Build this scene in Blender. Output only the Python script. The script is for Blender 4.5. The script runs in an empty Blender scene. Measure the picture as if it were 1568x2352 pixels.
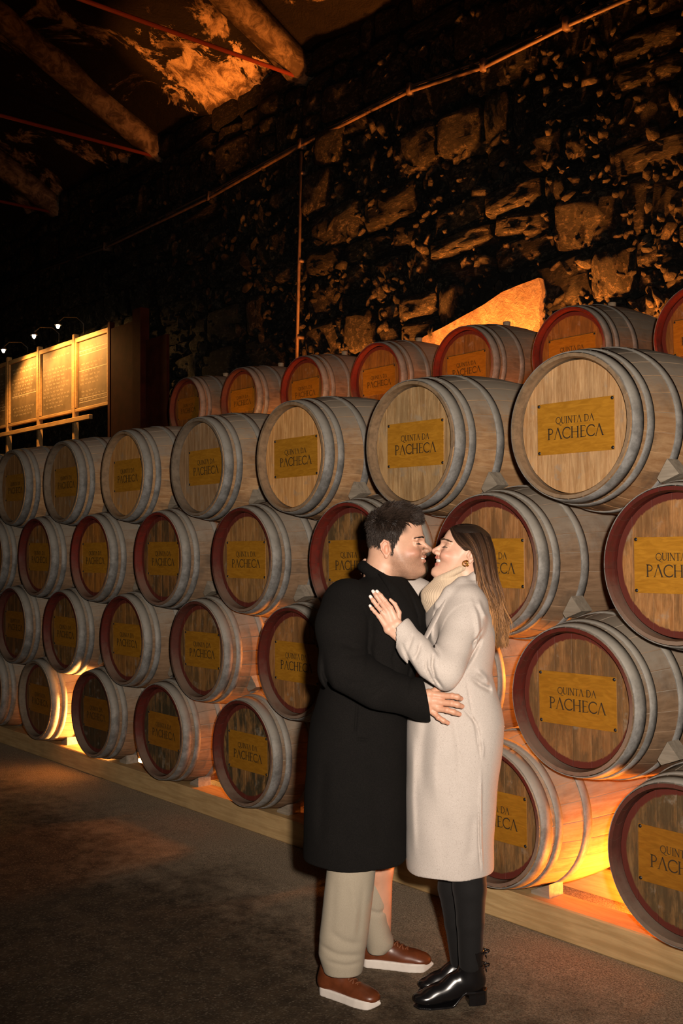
import bpy, bmesh, math, random
import numpy as np
from mathutils import Vector, Matrix
S = bpy.context.scene
COL = S.collection
R = random.Random(7)
PI = math.pi
# ---------------------------------------------------------------- camera
F, PIT, ROL, YAW, CH = 2410.5, .0298, -.0067, .868, 1.6
cd = bpy.data.cameras.new('camera'); cam = bpy.data.objects.new('camera', cd); COL.objects.link(cam)
cd.sensor_fit = 'HORIZONTAL'; cd.sensor_width = 24.0; cd.lens = 24.0*F/1568; cd.clip_start = .05; cd.clip_end = 80
cam.matrix_world = Matrix.Translation((0, 0, CH)) @ Matrix.Rotation(YAW, 4, 'Z') @ Matrix.Rotation(PI/2+PIT, 4, 'X') @ Matrix.Rotation(ROL, 4, 'Z')
S.camera = cam
# ---------------------------------------------------------------- world
w = bpy.data.worlds.new('world'); S.world = w; w.use_nodes = True
w.node_tree.nodes['Background'].inputs[0].default_value = (1.0, .62, .34, 1)
w.node_tree.nodes['Background'].inputs[1].default_value = .0035
# ---------------------------------------------------------------- picture
S.view_settings.view_transform = 'Standard'; S.view_settings.look = 'None'
S.view_settings.exposure = 0; S.view_settings.gamma = 1; S.view_settings.use_curve_mapping = False

def ray(px, py):
    u0, v0 = px-784, py-1176
    c, s = math.cos(ROL), math.sin(ROL)
    u = c*u0+s*v0; v = -s*u0+c*v0
    dx, dy, dz = u/F, 1, -v/F
    return np.array([dx, dy*math.cos(PIT)-dz*math.sin(PIT), dy*math.sin(PIT)+dz*math.cos(PIT)])
def to_world(p):
    c, s = math.cos(YAW), math.sin(YAW)
    return np.array([c*p[0]-s*p[1], s*p[0]+c*p[1], p[2]])
def on_y(px, py, Y):
    r = to_world(ray(px, py)); return r*(Y/r[1])+np.array([0, 0, CH])
def aim(o, target):
    o.rotation_euler = (Vector(target)-Vector(o.location)).to_track_quat('-Z', 'Y').to_euler()
def spot(name, loc, target, watts, color, size=60, blend=.6, radius=.05):
    l = bpy.data.lights.new(name, 'SPOT'); l.energy = watts; l.color = color
    l.spot_size = math.radians(size); l.spot_blend = blend; l.shadow_soft_size = radius
    o = bpy.data.objects.new(name, l); COL.objects.link(o); o.location = loc; aim(o, target); return o
def point(name, loc, watts, color, radius=.04):
    l = bpy.data.lights.new(name, 'POINT'); l.energy = watts; l.color = color; l.shadow_soft_size = radius
    o = bpy.data.objects.new(name, l); COL.objects.link(o); o.location = loc; return o
AMBER = (1.0, .27, .035); GOLD = (1.0, .47, .12)
# the photographer's flash, beside and above the lens
fl = to_world(np.array([.16, -.02, 1.6+.12])); ft = to_world(np.array([.25, 4.0, 1.45]))
spot('flash_light', fl, ft, 900, (1.0, .86, .735), 72, 1.0, .045)
# floodlights on the floor behind and between the barrels
point('floor_lamp_light_right', (-2.50, 3.72, .105), 52, AMBER, .03)
point('floor_lamp_light_left', (-6.96, 3.95, .17), 330, GOLD, .05)
point('floor_lamp_light_far', (-5.19, 4.30, .38), 80, AMBER, .05)
point('floor_lamp_light_middle', (-4.74, 4.30, .92), 110, AMBER, .05)
point('gallery_light', (-2.97, 4.30, .96), 120, AMBER, .06)
# uplights behind the rear row, washing the stone wall and the roof
spot('wall_uplight_light', (-5.75, 6.33, 2.62), (-5.5, 6.75, 4.6), 1700, AMBER, 150, .8, .05)
spot('wall_uplight_light_right', (-4.3, 6.30, 2.60), (-4.3, 6.8, 4.6), 850, AMBER, 150, .8, .05)
spot('wall_uplight_light_left', (-7.3, 6.30, 2.60), (-7.1, 6.8, 4.6), 650, AMBER, 140, .8, .05)
spot('roof_uplight_light', (-9.3, 5.0, 2.6), (-9.55, 6.0, 6.8), 1500, AMBER, 26, .6, .05)

# ---------------------------------------------------------------- helpers
def link(o, parent=None):
    COL.objects.link(o)
    if parent is not None: o.parent = parent
    return o
def empty(name, loc=(0, 0, 0), rz=0, parent=None):
    o = bpy.data.objects.new(name, None); o.empty_display_size = .1
    o.location = loc; o.rotation_euler = (0, 0, rz); return link(o, parent)
def tag(o, label, cat, group=None, kind=None):
    o['label'] = label
    if cat: o['category'] = cat
    if group: o['group'] = group
    if kind: o['kind'] = kind
    return o
def mesh_np(name, V, Fc, mats=(), smooth=False, mi=None):
    me = bpy.data.meshes.new(name); V = np.asarray(V, dtype=np.float32)
    if isinstance(Fc, np.ndarray):
        n, k = Fc.shape
        me.vertices.add(len(V)); me.vertices.foreach_set('co', V.ravel())
        me.loops.add(n*k); me.loops.foreach_set('vertex_index', Fc.astype(np.int32).ravel())
        me.polygons.add(n); me.polygons.foreach_set('loop_start', np.arange(0, n*k, k, dtype=np.int32))
        me.update(calc_edges=True)
    else:
        me.from_pydata(V.tolist(), [], Fc); me.update()
    for m in (mats if isinstance(mats, (list, tuple)) else [mats]): me.materials.append(m)
    if mi is not None: me.polygons.foreach_set('material_index', np.asarray(mi, dtype=np.int32))
    if smooth: me.polygons.foreach_set('use_smooth', np.ones(len(me.polygons), dtype=bool))
    return me
def obj(name, me, parent=None, loc=(0, 0, 0), rot=(0, 0, 0)):
    o = bpy.data.objects.new(name, me); o.location = loc; o.rotation_euler = rot; return link(o, parent)
def copy_tree(o, parent=None):
    c = o.copy(); COL.objects.link(c); c.parent = parent
    for ch in o.children: copy_tree(ch, c)
    return c
class MB:
    def __init__(s): s.V = []; s.F = []; s.M = []
    def add(s, V, Fc, m=0):
        b = len(s.V); s.V += [tuple(v) for v in V]; s.F += [tuple(i+b for i in f) for f in Fc]; s.M += [m]*len(Fc); return s
    def box(s, c, d, rot=None, m=0, bev=0):
        x, y, z = d[0]/2, d[1]/2, d[2]/2
        if bev:
            bm = bmesh.new(); bmesh.ops.create_cube(bm, size=1)
            for v in bm.verts: v.co = Vector((v.co.x*d[0], v.co.y*d[1], v.co.z*d[2]))
            bmesh.ops.bevel(bm, geom=bm.edges[:], offset=bev, segments=1, affect='EDGES', profile=.5)
            V = [v.co.copy() for v in bm.verts]; bm.verts.index_update(); Fc = [[v.index for v in f.verts] for f in bm.faces]; bm.free()
        else:
            V = [Vector((a, b, e)) for a in (-x, x) for b in (-y, y) for e in (-z, z)]
            Fc = [(0, 1, 3, 2), (4, 6, 7, 5), (0, 4, 5, 1), (2, 3, 7, 6), (0, 2, 6, 4), (1, 5, 7, 3)]
        if rot is not None: V = [rot @ v for v in V]
        return s.add([v+Vector(c) for v in V], Fc, m)
    def tube(s, pts, r, n=8, m=0, cap=True):
        pts = [Vector(p) for p in pts]; rs = r if isinstance(r, (list, tuple)) else [r]*len(pts)
        V = []; up = Vector((0, 0, 1)); pa = None
        for i, p in enumerate(pts):
            t = (pts[min(i+1, len(pts)-1)]-pts[max(i-1, 0)]).normalized()
            if pa is None: pa = t.cross(up if abs(t.z) < .9 else Vector((1, 0, 0))).normalized()
            a = (pa-t*pa.dot(t)).normalized(); pa = a; b = t.cross(a)
            V += [p+(a*math.cos(2*PI*k/n)+b*math.sin(2*PI*k/n))*rs[i] for k in range(n)]
        Fc = [(i*n+k, i*n+(k+1) % n, (i+1)*n+(k+1) % n, (i+1)*n+k) for i in range(len(pts)-1) for k in range(n)]
        if cap: Fc += [tuple(range(n-1, -1, -1)), tuple((len(pts)-1)*n+k for k in range(n))]
        return s.add(V, Fc, m)
    def lathe(s, prof, n=48, axis='Z', m=0, closed=False):
        V = []
        for (r, h) in prof:
            for k in range(n):
                a = 2*PI*k/n; x, y = r*math.cos(a), r*math.sin(a)
                V.append((x, y, h) if axis == 'Z' else (x, h, y))
        L = len(prof); Fc = []
        for i in range(L if closed else L-1):
            for k in range(n):
                q = (i*n+k, i*n+(k+1) % n, ((i+1) % L)*n+(k+1) % n, ((i+1) % L)*n+k)
                Fc.append(q if axis == 'Z' else q[::-1])
        return s.add(V, Fc, m)
    def mesh(s, name, mats, smooth=False): return mesh_np(name, s.V, s.F, mats, smooth, s.M)

# ---------------------------------------------------------------- material kit
class NT:
    def __init__(s, name):
        s.m = bpy.data.materials.new(name); s.m.use_nodes = True; s.t = s.m.node_tree
        s.b = s.t.nodes['Principled BSDF']
    def n(s, typ, **kw):
        nd = s.t.nodes.new(typ)
        for k, v in kw.items():
            if k.startswith('i_'):
                key = k[2:].replace('_', ' ')
                key = int(key) if key.isdigit() else key
                s.put(v, nd.inputs[key])
            else: setattr(nd, k, v)
        return nd
    def put(s, v, sock):
        if isinstance(v, bpy.types.NodeSocket): s.t.links.new(v, sock)
        else:
            if isinstance(v, tuple) and len(v) == 3 and sock.type == 'RGBA': v = v+(1,)
            sock.default_value = v
    def mix(s, f, a, b, mode='MIX'):
        nd = s.t.nodes.new('ShaderNodeMix'); nd.data_type = 'RGBA'; nd.blend_type = mode
        s.put(f, nd.inputs[0]); s.put(a, nd.inputs[6]); s.put(b, nd.inputs[7]); return nd.outputs[2]
    def ma(s, op, a, b=0.0, c=0.0, clamp=False):
        nd = s.t.nodes.new('ShaderNodeMath'); nd.operation = op; nd.use_clamp = clamp
        s.put(a, nd.inputs[0]); s.put(b, nd.inputs[1])
        if len(nd.inputs) > 2: s.put(c, nd.inputs[2])
        return nd.outputs[0]
    def ramp(s, f, a, b, lo=0.0, hi=1.0):
        nd = s.t.nodes.new('ShaderNodeMapRange'); nd.clamp = True; nd.interpolation_type = 'SMOOTHSTEP'
        s.put(f, nd.inputs[0]); nd.inputs[1].default_value = a; nd.inputs[2].default_value = b
        nd.inputs[3].default_value = lo; nd.inputs[4].default_value = hi; return nd.outputs[0]
    def coord(s, kind='Object', scale=(1, 1, 1), rnd=0.0):
        tc = s.n('ShaderNodeTexCoord'); o = tc.outputs[kind]
        mp = s.n('ShaderNodeMapping'); mp.inputs['Scale'].default_value = scale; s.put(o, mp.inputs[0])
        if rnd:
            oi = s.n('ShaderNodeObjectInfo')
            cx = s.n('ShaderNodeCombineXYZ'); 
            for i in range(3): s.put(s.ma('MULTIPLY', oi.outputs['Random'], rnd*(1+i*.37)), cx.inputs[i])
            s.put(cx.outputs[0], mp.inputs['Location'])
        return mp.outputs[0]
    def noise(s, vec, scale, detail=4, rough=.6, dist=0.0):
        nd = s.n('ShaderNodeTexNoise'); s.put(vec, nd.inputs['Vector'])
        nd.inputs['Scale'].default_value = scale; nd.inputs['Detail'].default_value = detail
        nd.inputs['Roughness'].default_value = rough; nd.inputs['Distortion'].default_value = dist
        return nd.outputs[0]
    def bump(s, h, strength=.3, dist=.01):
        nd = s.n('ShaderNodeBump'); nd.inputs['Strength'].default_value = strength; nd.inputs['Distance'].default_value = dist
        s.put(h, nd.inputs['Height']); s.put(nd.outputs[0], s.b.inputs['Normal']); return nd.outputs[0]
    def done(s, col=None, rough=None, metal=0.0, spec=None):
        if col is not None: s.put(col, s.b.inputs['Base Color'])
        if rough is not None: s.put(rough, s.b.inputs['Roughness'])
        s.b.inputs['Metallic'].default_value = metal
        if spec is not None: s.b.inputs['Specular IOR Level'].default_value = spec
        return s.m
def plain(name, col, rough=.6, metal=0.0, spec=.5, nz=0.0, sc=30, bmp=0.0):
    t = NT(name); c = col
    v = t.coord('Object')
    if nz: 
        n = t.noise(v, sc, 5); c = t.mix(t.ramp(n, .3, .7), tuple(x*(1-nz) for x in col), tuple(min(1, x*(1+nz)) for x in col))
    if bmp: t.bump(t.noise(v, sc*2, 5), bmp, .004)
    return t.done(c, rough, metal, spec)
def glow(name, col, strength):
    t = NT(name); t.b.inputs['Base Color'].default_value = (0, 0, 0, 1)
    t.b.inputs['Emission Color'].default_value = col+(1,); t.b.inputs['Emission Strength'].default_value = strength; return t.m

M = {}
# floor: worn asphalt, dusty gravel towards the barrels
t = NT('asphalt'); v = t.coord('Object')
big = t.noise(v, .9, 5, .6); med = t.noise(v, 9, 6, .7); fine = t.noise(v, 170, 4, .8)
vo = t.n('ShaderNodeTexVoronoi', i_Scale=150.0); t.put(v, vo.inputs['Vector'])
sep = t.n('ShaderNodeSeparateXYZ'); t.put(v, sep.inputs[0])
yy = t.ma('ADD', sep.outputs[1], t.ma('MULTIPLY', t.ma('SUBTRACT', med, .5), .9))
yy = t.ma('ADD', yy, t.ma('MULTIPLY', t.ma('SUBTRACT', big, .5), 1.2))
dust = t.ramp(yy, 2.35, 3.25)
base = t.mix(t.ramp(med, .3, .75), (.034, .022, .012), (.085, .056, .031))
lite = t.mix(t.ramp(fine, .35, .65), (.12, .086, .052), (.50, .39, .27))
c = t.mix(dust, base, lite)
c = t.mix(t.ramp(vo.outputs['Color'], .62, .95, 0, .5), c, (.22, .175, .125))
t.bump(t.ma('ADD', t.ma('MULTIPLY', vo.outputs['Distance'], .5), t.ma('ADD', fine, t.ma('MULTIPLY', med, .8))), .7, .008)
M['floor'] = t.done(c, .93, 0, .2)
def timber(name, a, b, rough=.7, sc=(14, 1.2, 14), knots=False, rnd=5.0, axis=0):
    t = NT(name); s3 = [14, 14, 14]; s3[axis] = 1.0
    v = t.coord('Object', tuple(s3), rnd)
    g = t.noise(v, 3, 6, .65, .6); g2 = t.noise(t.coord('Object', (1, 1, 1), rnd), 3, 3)
    c = t.mix(t.ramp(g, .3, .7), a, b); c = t.mix(t.ramp(g2, .35, .75, 0, .45), c, tuple(x*.55 for x in a))
    if knots:
        vo = t.n('ShaderNodeTexVoronoi', i_Scale=2.6); t.put(t.coord('Object', (.9, 1.6, 1.6)), vo.inputs['Vector'])
        c = t.mix(t.ramp(vo.outputs['Distance'], .035, .07, 1, 0), c, tuple(x*.35 for x in a))
    t.bump(g, .25, .004)
    return t.done(c, rough, 0, .3)
M['beam'] = timber('pine_timber', (.42, .27, .115), (.58, .40, .19), knots=True)
M['wedge'] = timber('grey_wood', (.22, .185, .14), (.36, .31, .24))
M['joist'] = timber('dark_timber', (.05, .034, .022), (.12, .085, .05))
# barrel staves: brown oak under settled pale dust
def oak(name, ca, cb, dust_amt):
    t = NT(name); v = t.coord('Object', (18, 1.6, 18), 9.0)
    g = t.noise(v, 3, 6, .65, .4); blot = t.noise(t.coord('Object', (1, 1, 1), 3.0), 5, 4, .6)
    oi = t.n('ShaderNodeObjectInfo')
    c = t.mix(t.ramp(g, .28, .72), ca, cb)
    c = t.mix(t.ma('MULTIPLY', oi.outputs['Random'], .35), c, tuple(x*.55 for x in ca))
    c = t.mix(t.ramp(blot, .5, .72, 0, .55), c, (.05, .042, .034))
    ge = t.n('ShaderNodeNewGeometry'); sp = t.n('ShaderNodeSeparateXYZ'); t.put(ge.outputs['Normal'], sp.inputs[0])
    nn = t.noise(t.coord('Object', (1, 1, 1), 3.0), 16, 5, .7)
    d = t.ramp(t.ma('ADD', sp.outputs[2], t.ma('MULTIPLY', t.ma('SUBTRACT', nn, .5), .9)), -.05, .8, .06, dust_amt)
    c = t.mix(d, c, (.36, .315, .25))
    t.bump(g, .2, .003)
    return t.done(c, .82, 0, .22)
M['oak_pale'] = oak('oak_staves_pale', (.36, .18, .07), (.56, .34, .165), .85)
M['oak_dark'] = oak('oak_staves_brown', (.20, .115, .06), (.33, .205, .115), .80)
# chime ends and croze: colour of each barrel (wine red or bare wood)
t = NT('chime_wood'); oi = t.n('ShaderNodeObjectInfo')
n = t.noise(t.coord('Object', (1, 1, 1), 4.0), 22, 5, .7); n2 = t.noise(t.coord('Object', (1, 1, 1), 1.0), 5, 3)
c = t.mix(t.ramp(n, .35, .75), oi.outputs['Color'], t.mix(.5, oi.outputs['Color'], (.03, .02, .015)))
ge = t.n('ShaderNodeNewGeometry'); vs_ = t.n('ShaderNodeVectorMath', operation='SUBTRACT'); t.put(ge.outputs['Position'], vs_.inputs[0]); t.put(oi.outputs['Location'], vs_.inputs[1])
sx = t.n('ShaderNodeSeparateXYZ'); t.put(vs_.outputs[0], sx.inputs[0])
wn = t.noise(ge.outputs['Position'], 9, 5, .7)
low_ = t.ramp(t.ma('ADD', t.ma('SUBTRACT', sx.outputs[2], t.ma('MULTIPLY', sx.outputs[0], .3)), t.ma('MULTIPLY', t.ma('SUBTRACT', wn, .5), .35)), .10, -.20)
c = t.mix(t.ma('MULTIPLY', oi.outputs['Alpha'], t.ma('MULTIPLY', low_, t.ramp(wn, .25, .6, .55, .95))), c, (.24, .18, .13))
t.bump(n, .2, .003)
M['chime'] = t.done(c, .42, 0, .5)
# barrel heads
t = NT('head_boards'); oi = t.n('ShaderNodeObjectInfo'); v = t.coord('Object', (16, 16, 1.5), 6.0)
g = t.noise(v, 3.4, 7, .7, .9); st = t.noise(t.coord('Object', (7, 7, 2.2), 11.0), 2.2, 5, .7)
geo = t.n('ShaderNodeTexCoord'); sp = t.n('ShaderNodeSeparateXYZ'); t.put(geo.outputs['Object'], sp.inputs[0])
alpha = oi.outputs['Alpha']
g3 = t.noise(t.coord('Object', (60, 60, 2.5), 6.0), 3, 5, .7)
c = t.mix(t.ramp(g, .3, .72), t.mix(1, oi.outputs['Color'], (.60, .50, .40), 'MULTIPLY'), oi.outputs['Color'])
c = t.mix(t.ramp(g3, .45, .75, 0, .55), c, t.mix(1, oi.outputs['Color'], (.42, .34, .26), 'MULTIPLY'))
c = t.mix(t.ma('MULTIPLY', t.ramp(st, .40, .58), t.ma('SUBTRACT', 1.0, alpha), ), c, (.030, .028, .016))
st2 = t.noise(t.coord('Object', (1, 1, 1), 7.0), 9, 5, .7); c = t.mix(t.ramp(st2, .56, .70, 0, .5), c, (.30, .26, .20))
c = t.mix(t.ma('MULTIPLY', oi.outputs['Random'], .12), c, (.12, .075, .035))
rr = t.ma('SQRT', t.ma('ADD', t.ma('MULTIPLY', sp.outputs[0], sp.outputs[0]), t.ma('MULTIPLY', sp.outputs[2], sp.outputs[2])))
edge = t.ramp(t.ma('ADD', rr, t.ma('MULTIPLY', t.ma('SUBTRACT', g, .5), .02)), .232, .238)
c = t.mix(t.ma('MULTIPLY', edge, t.ramp(alpha, .72, .70)), c, (.10, .019, .012))
t.bump(g, .25, .003)
M['head'] = t.done(c, .62, 0, .3)
t = NT('galvanised_hoop'); n = t.noise(t.coord('Object', (1, 1, 1), 5.0), 14, 6, .7); n2 = t.noise(t.coord('Object', (1, 1, 1), 5.0), 90, 3, .6)
ge = t.n('ShaderNodeNewGeometry'); sp = t.n('ShaderNodeSeparateXYZ'); t.put(ge.outputs['Normal'], sp.inputs[0])
c = t.mix(t.ramp(n, .35, .7), (.10, .10, .098), (.27, .268, .262)); c = t.mix(t.ramp(n2, .5, .75, 0, .5), c, (.06, .055, .05))
c = t.mix(t.ramp(t.ma('ADD', sp.outputs[2], t.ma('MULTIPLY', t.ma('SUBTRACT', n, .5), .8)), -.35, .6, .15, .85), c, (.33, .30, .25))
t.bump(n2, .2, .002)
M['hoop'] = t.done(c, .62, .1, .35)
t = NT('plate_wood'); n = t.noise(t.coord('Object', (2, 2, 9), 5.0), 6, 5, .6, 1.5); oi = t.n('ShaderNodeObjectInfo')
c = t.mix(t.ramp(n, .3, .75), (.35, .155, .012), (.48, .225, .020))
c = t.mix(1, c, oi.outputs['Color'], 'MULTIPLY')
M['plate'] = t.done(c, .4, 0, .45)
M['letter'] = plain('dark_lettering', (.035, .022, .01), .6)
M['screw'] = plain('dark_screw', (.03, .03, .032), .4, .6)
M['bung'] = plain('pale_bung', (.42, .30, .19), .7, nz=.2)
# stone
def stone(name, a, b, c3):
    t = NT(name); v = t.coord('Object', (1, 1, 1), 20.0)
    n = t.noise(v, 5, 8, .72, .3); n2 = t.noise(v, 11, 8, .78, .5); n3 = t.noise(v, 1.6, 4, .6)
    oi = t.n('ShaderNodeObjectInfo')
    c = t.mix(t.ramp(n, .35, .68), a, b); c = t.mix(t.ma('MULTIPLY', t.ramp(n2, .5, .60), t.ramp(n, .40, .55, .25, 1)), c, c3)  # pale flecks on near-black: light catching rough stone, put into the colour
    c = t.mix(t.ma('MULTIPLY', oi.outputs['Random'], .45), c, tuple(x*.45 for x in a))
    t.bump(t.ma('ADD', n, t.ma('MULTIPLY', n2, 1.5)), 1.0, .16)
    return t.done(c, .9, 0, .25)
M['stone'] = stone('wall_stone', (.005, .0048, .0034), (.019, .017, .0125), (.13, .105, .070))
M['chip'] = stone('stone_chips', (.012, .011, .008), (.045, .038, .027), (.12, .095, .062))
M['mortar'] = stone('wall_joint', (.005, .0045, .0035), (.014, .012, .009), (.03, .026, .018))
M['lit_area'] = stone('wall_lit_area', (.24, .17, .12), (.40, .30, .22), (.52, .40, .30))  # pale tone stands in for the lamp-lit part of the wall
t = NT('roof_rough'); v = t.coord('Object')
n = t.noise(v, 1.1, 8, .68, .8); n2 = t.noise(v, 5, 8, .7, .5)
c = t.mix(t.ramp(n, .55, .61), (.006, .0042, .003), t.mix(t.ramp(n2, .4, .6), (.09, .06, .04), (.34, .25, .17)))  # pale noise patches put uneven uplight on the roof into the colour
t.bump(t.ma('ADD', n, n2), 1.0, .12)
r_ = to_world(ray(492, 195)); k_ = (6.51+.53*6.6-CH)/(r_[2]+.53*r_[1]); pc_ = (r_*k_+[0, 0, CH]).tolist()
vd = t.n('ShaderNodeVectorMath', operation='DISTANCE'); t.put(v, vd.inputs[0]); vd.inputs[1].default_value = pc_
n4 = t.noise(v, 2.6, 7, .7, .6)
pm = t.ramp(t.ma('ADD', vd.outputs['Value'], t.ma('MULTIPLY', t.ma('SUBTRACT', n4, .5), 2.6)), .62, .50)  # mask of a painted pale spot where the uplight strikes the roof
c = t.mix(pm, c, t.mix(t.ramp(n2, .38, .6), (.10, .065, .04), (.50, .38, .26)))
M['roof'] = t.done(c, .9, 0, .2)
t = NT('rafter_rough'); v = t.coord('Object'); n = t.noise(v, 6, 8, .7, .6); n2 = t.noise(v, 2.0, 6, .7)
c = t.mix(t.ramp(n, .4, .65), (.05, .036, .024), (.20, .15, .10)); c = t.mix(t.ramp(n2, .5, .65, 0, .8), c, (.035, .022, .014))
t.bump(n, .8, .03)
M['rafter'] = t.done(c, .9, 0, .2)
M['red_steel'] = plain('dark_red_steel', (.050, .010, .005), .85, 0, .08, nz=.3, sc=6)
M['rod'] = plain('rusty_red_rod', (.14, .022, .012), .6)
M['pipe'] = plain('wall_conduit', (.055, .033, .02), .6, nz=.4, sc=12, bmp=.3)
M['black_metal'] = plain('black_metal', (.02, .02, .02), .45, .3)
M['lens'] = glow('lamp_lens', (1.0, .55, .2), 12)
M['bulb'] = glow('lamp_bulb', (1.0, .74, .40), 60)
M['frame_wood'] = timber('board_frame', (.42, .24, .09), (.60, .38, .16))
t = NT('chalkboard_face'); v = t.coord('Object'); n = t.noise(v, 3, 5)
c = t.mix(t.ramp(n, .3, .7), (.12, .085, .045), (.21, .15, .085))
M['slate'] = t.done(c, .7, 0, .3)
M['chalk'] = plain('chalk_marks', (.62, .50, .33), .9)

# ---------------------------------------------------------------- setting
def structure(name, me, **kw):
    o = obj(name, me, **kw); o['kind'] = 'structure'; return o
mb = MB()
nx, ny = 60, 30
V = [(-19+24*i/nx, -4+10.9*j/ny, R.uniform(-.004, .004)) for j in range(ny+1) for i in range(nx+1)]
Fq = [(j*(nx+1)+i, j*(nx+1)+i+1, (j+1)*(nx+1)+i+1, (j+1)*(nx+1)+i) for j in range(ny) for i in range(nx)]
nv = len(V); V = V+[(-19, -4, -.12), (5, -4, -.12), (5, 6.9, -.12), (-19, 6.9, -.12)]
Fq += [(nv+3, nv+2, nv+1, nv)]
o = structure('floor', mesh_np('floor', V, Fq, M['floor'], True)); o['label'] = 'dark worn asphalt floor with a paler gravel strip along the timber beam'
# stone terrace carrying the rear row
WY = 6.6
TZ = 2.26
mb = MB().box((-7, (5.28+6.6)/2, TZ/2), (24, 6.6-5.28, TZ), bev=.02)
o = structure('wall_terrace', mb.mesh('wall_terrace', M['mortar'])); o['label'] = 'raised stone platform under the rear row of barrels'
# roof
def fbm(x, y, s):
    v = 0; a = 1; f = s
    for k in range(4):
        v += a*(mathutils_noise(Vector((x*f, y*f, k*7.3)))); a *= .5; f *= 2.1
    return v
from mathutils import noise as mnoise
mathutils_noise = mnoise.noise
nx, ny = 190, 70
V = []
for j in range(ny+1):
    for i in range(nx+1):
        x = -19+24*i/nx; y = 6.95-8.5*j/ny
        z = 6.35+.53*(6.6-y)+.16+.13*fbm(x, y, .9)
        V.append((x, y, z))
Fq = np.array([(j*(nx+1)+i, (j+1)*(nx+1)+i, (j+1)*(nx+1)+i+1, j*(nx+1)+i+1) for j in range(ny) for i in range(nx)])
roof = structure('ceiling', mesh_np('ceiling', V, Fq[:, ::-1], M['roof'], True)); roof['label'] = 'dark rough sloping roof with light patches painted into its colour'
# rafters with tie rods
for k, X in enumerate((-14.0, -11.18, -8.33, -5.5, -2.7)):
    n = 26; V = []; Fq = []
    for i in range(n+1):
        s = i/n; y = 6.75-7.2*s; z = 6.33+.53*(6.6-y)
        for (a, b) in ((-.13, .20), (-.15, .02), (-.10, -.06), (.10, -.07), (.15, .02), (.13, .20)):
            V.append((X+a+.03*fbm(y, a*5+X, 2), y, z+b+.025*fbm(y, b*5+X*2, 2.2)))
    for i in range(n):
        for q in range(6): Fq.append((i*6+q, i*6+(q+1) % 6, (i+1)*6+(q+1) % 6, (i+1)*6+q))
    Fq += [tuple(range(5, -1, -1)), tuple(n*6+q for q in range(6))]
    names = ['farthest', 'second farthest', 'third farthest', 'fourth farthest', 'nearest']
    r_ = structure('roof_rafter', mesh_np('roof_rafter', V, Fq, M['rafter'], True))
    r_['label'] = names[k]+' rough rafter sloping up under the roof'
    rd = MB().tube([(X, 6.6, 6.36), (X, -.6, 6.36)], .022, 8)
    r_ = structure('roof_tie_rod', rd.mesh('roof_tie_rod', M['rod'], True)); r_['label'] = 'dark red horizontal tie rod at the foot of the '+names[k]+' rafter'

# stone wall: courses of rough blocks
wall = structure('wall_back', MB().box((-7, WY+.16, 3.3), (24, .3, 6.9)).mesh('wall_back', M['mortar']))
wall['label'] = 'tall rough stone wall behind the barrels, lit orange from below'
def rock(seed):
    rr = random.Random(seed); n = 6; key = {}; V = []; Fc = []
    def vid(p):
        k = tuple(round(c, 4) for c in p)
        if k not in key:
            key[k] = len(V); v = Vector(p)
            q = Vector((v.x, v.y, v.z)); m = max(abs(q.x), abs(q.z))
            sh = (abs(q.x)**6+abs(q.z)**6+abs(q.y)**6)**(1/6)
            q = q/sh if sh > 0 else q
            d = mnoise.noise(Vector((q.x*1.3+seed*9, q.y*1.3, q.z*1.3)))*.30+mnoise.noise(Vector((q.x*3.1+seed*5, q.y*3, q.z*3.1)))*.24+mnoise.noise(Vector((q.x*6.5+seed*3, q.y*6, q.z*6.5)))*.14
            q = q*(1+d*.55); q.y += d*1.1
            V.append((q.x*.5, q.y*.5, q.z*.5))
        return key[k]
    for ax in range(3):
        for sg in (-1, 1):
            if ax == 1 and sg == 1: continue
            for i in range(n):
                for j in range(n):
                    q = []
                    for (a, b) in ((0, 0), (1, 0), (1, 1), (0, 1)):
                        p = [0, 0, 0]; p[ax] = sg; p[(ax+1) % 3] = -1+2*(i+a)/n; p[(ax+2) % 3] = -1+2*(j+b)/n; q.append(vid(p))
                    Fc.append(tuple(q if sg > 0 else q[::-1]))
    return V, Fc
rocks = [rock(k) for k in range(14)]
rmesh = [mesh_np('stone', v, f, M['stone'], True) for v, f in rocks]
spots = []
z = TZ-.35
rs = random.Random(3)
while z < 6.5:
    h = rs.uniform(.16, .48); x = -17.0+rs.uniform(0, .3)
    while x < -2.0:
        wd = rs.choice((rs.uniform(.18, .4), rs.uniform(.4, .85)))
        if rs.random() < .25 and h > .28:
            hh = h*rs.uniform(.4, .6)
            spots.append((x+wd/2, z+hh/2, wd, hh)); spots.append((x+wd/2, z+hh+(h-hh)/2, wd, h-hh))
        else: spots.append((x+wd/2, z+h/2, wd, h))
        x += wd
    z += h
c0 = np.array([0, 0, 1.6])
spots.sort(key=lambda s: -(s[2]*s[3])/(s[0]**2+WY**2))
patch = [(x, z) for x, z in []]
mbs = MB()
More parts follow.
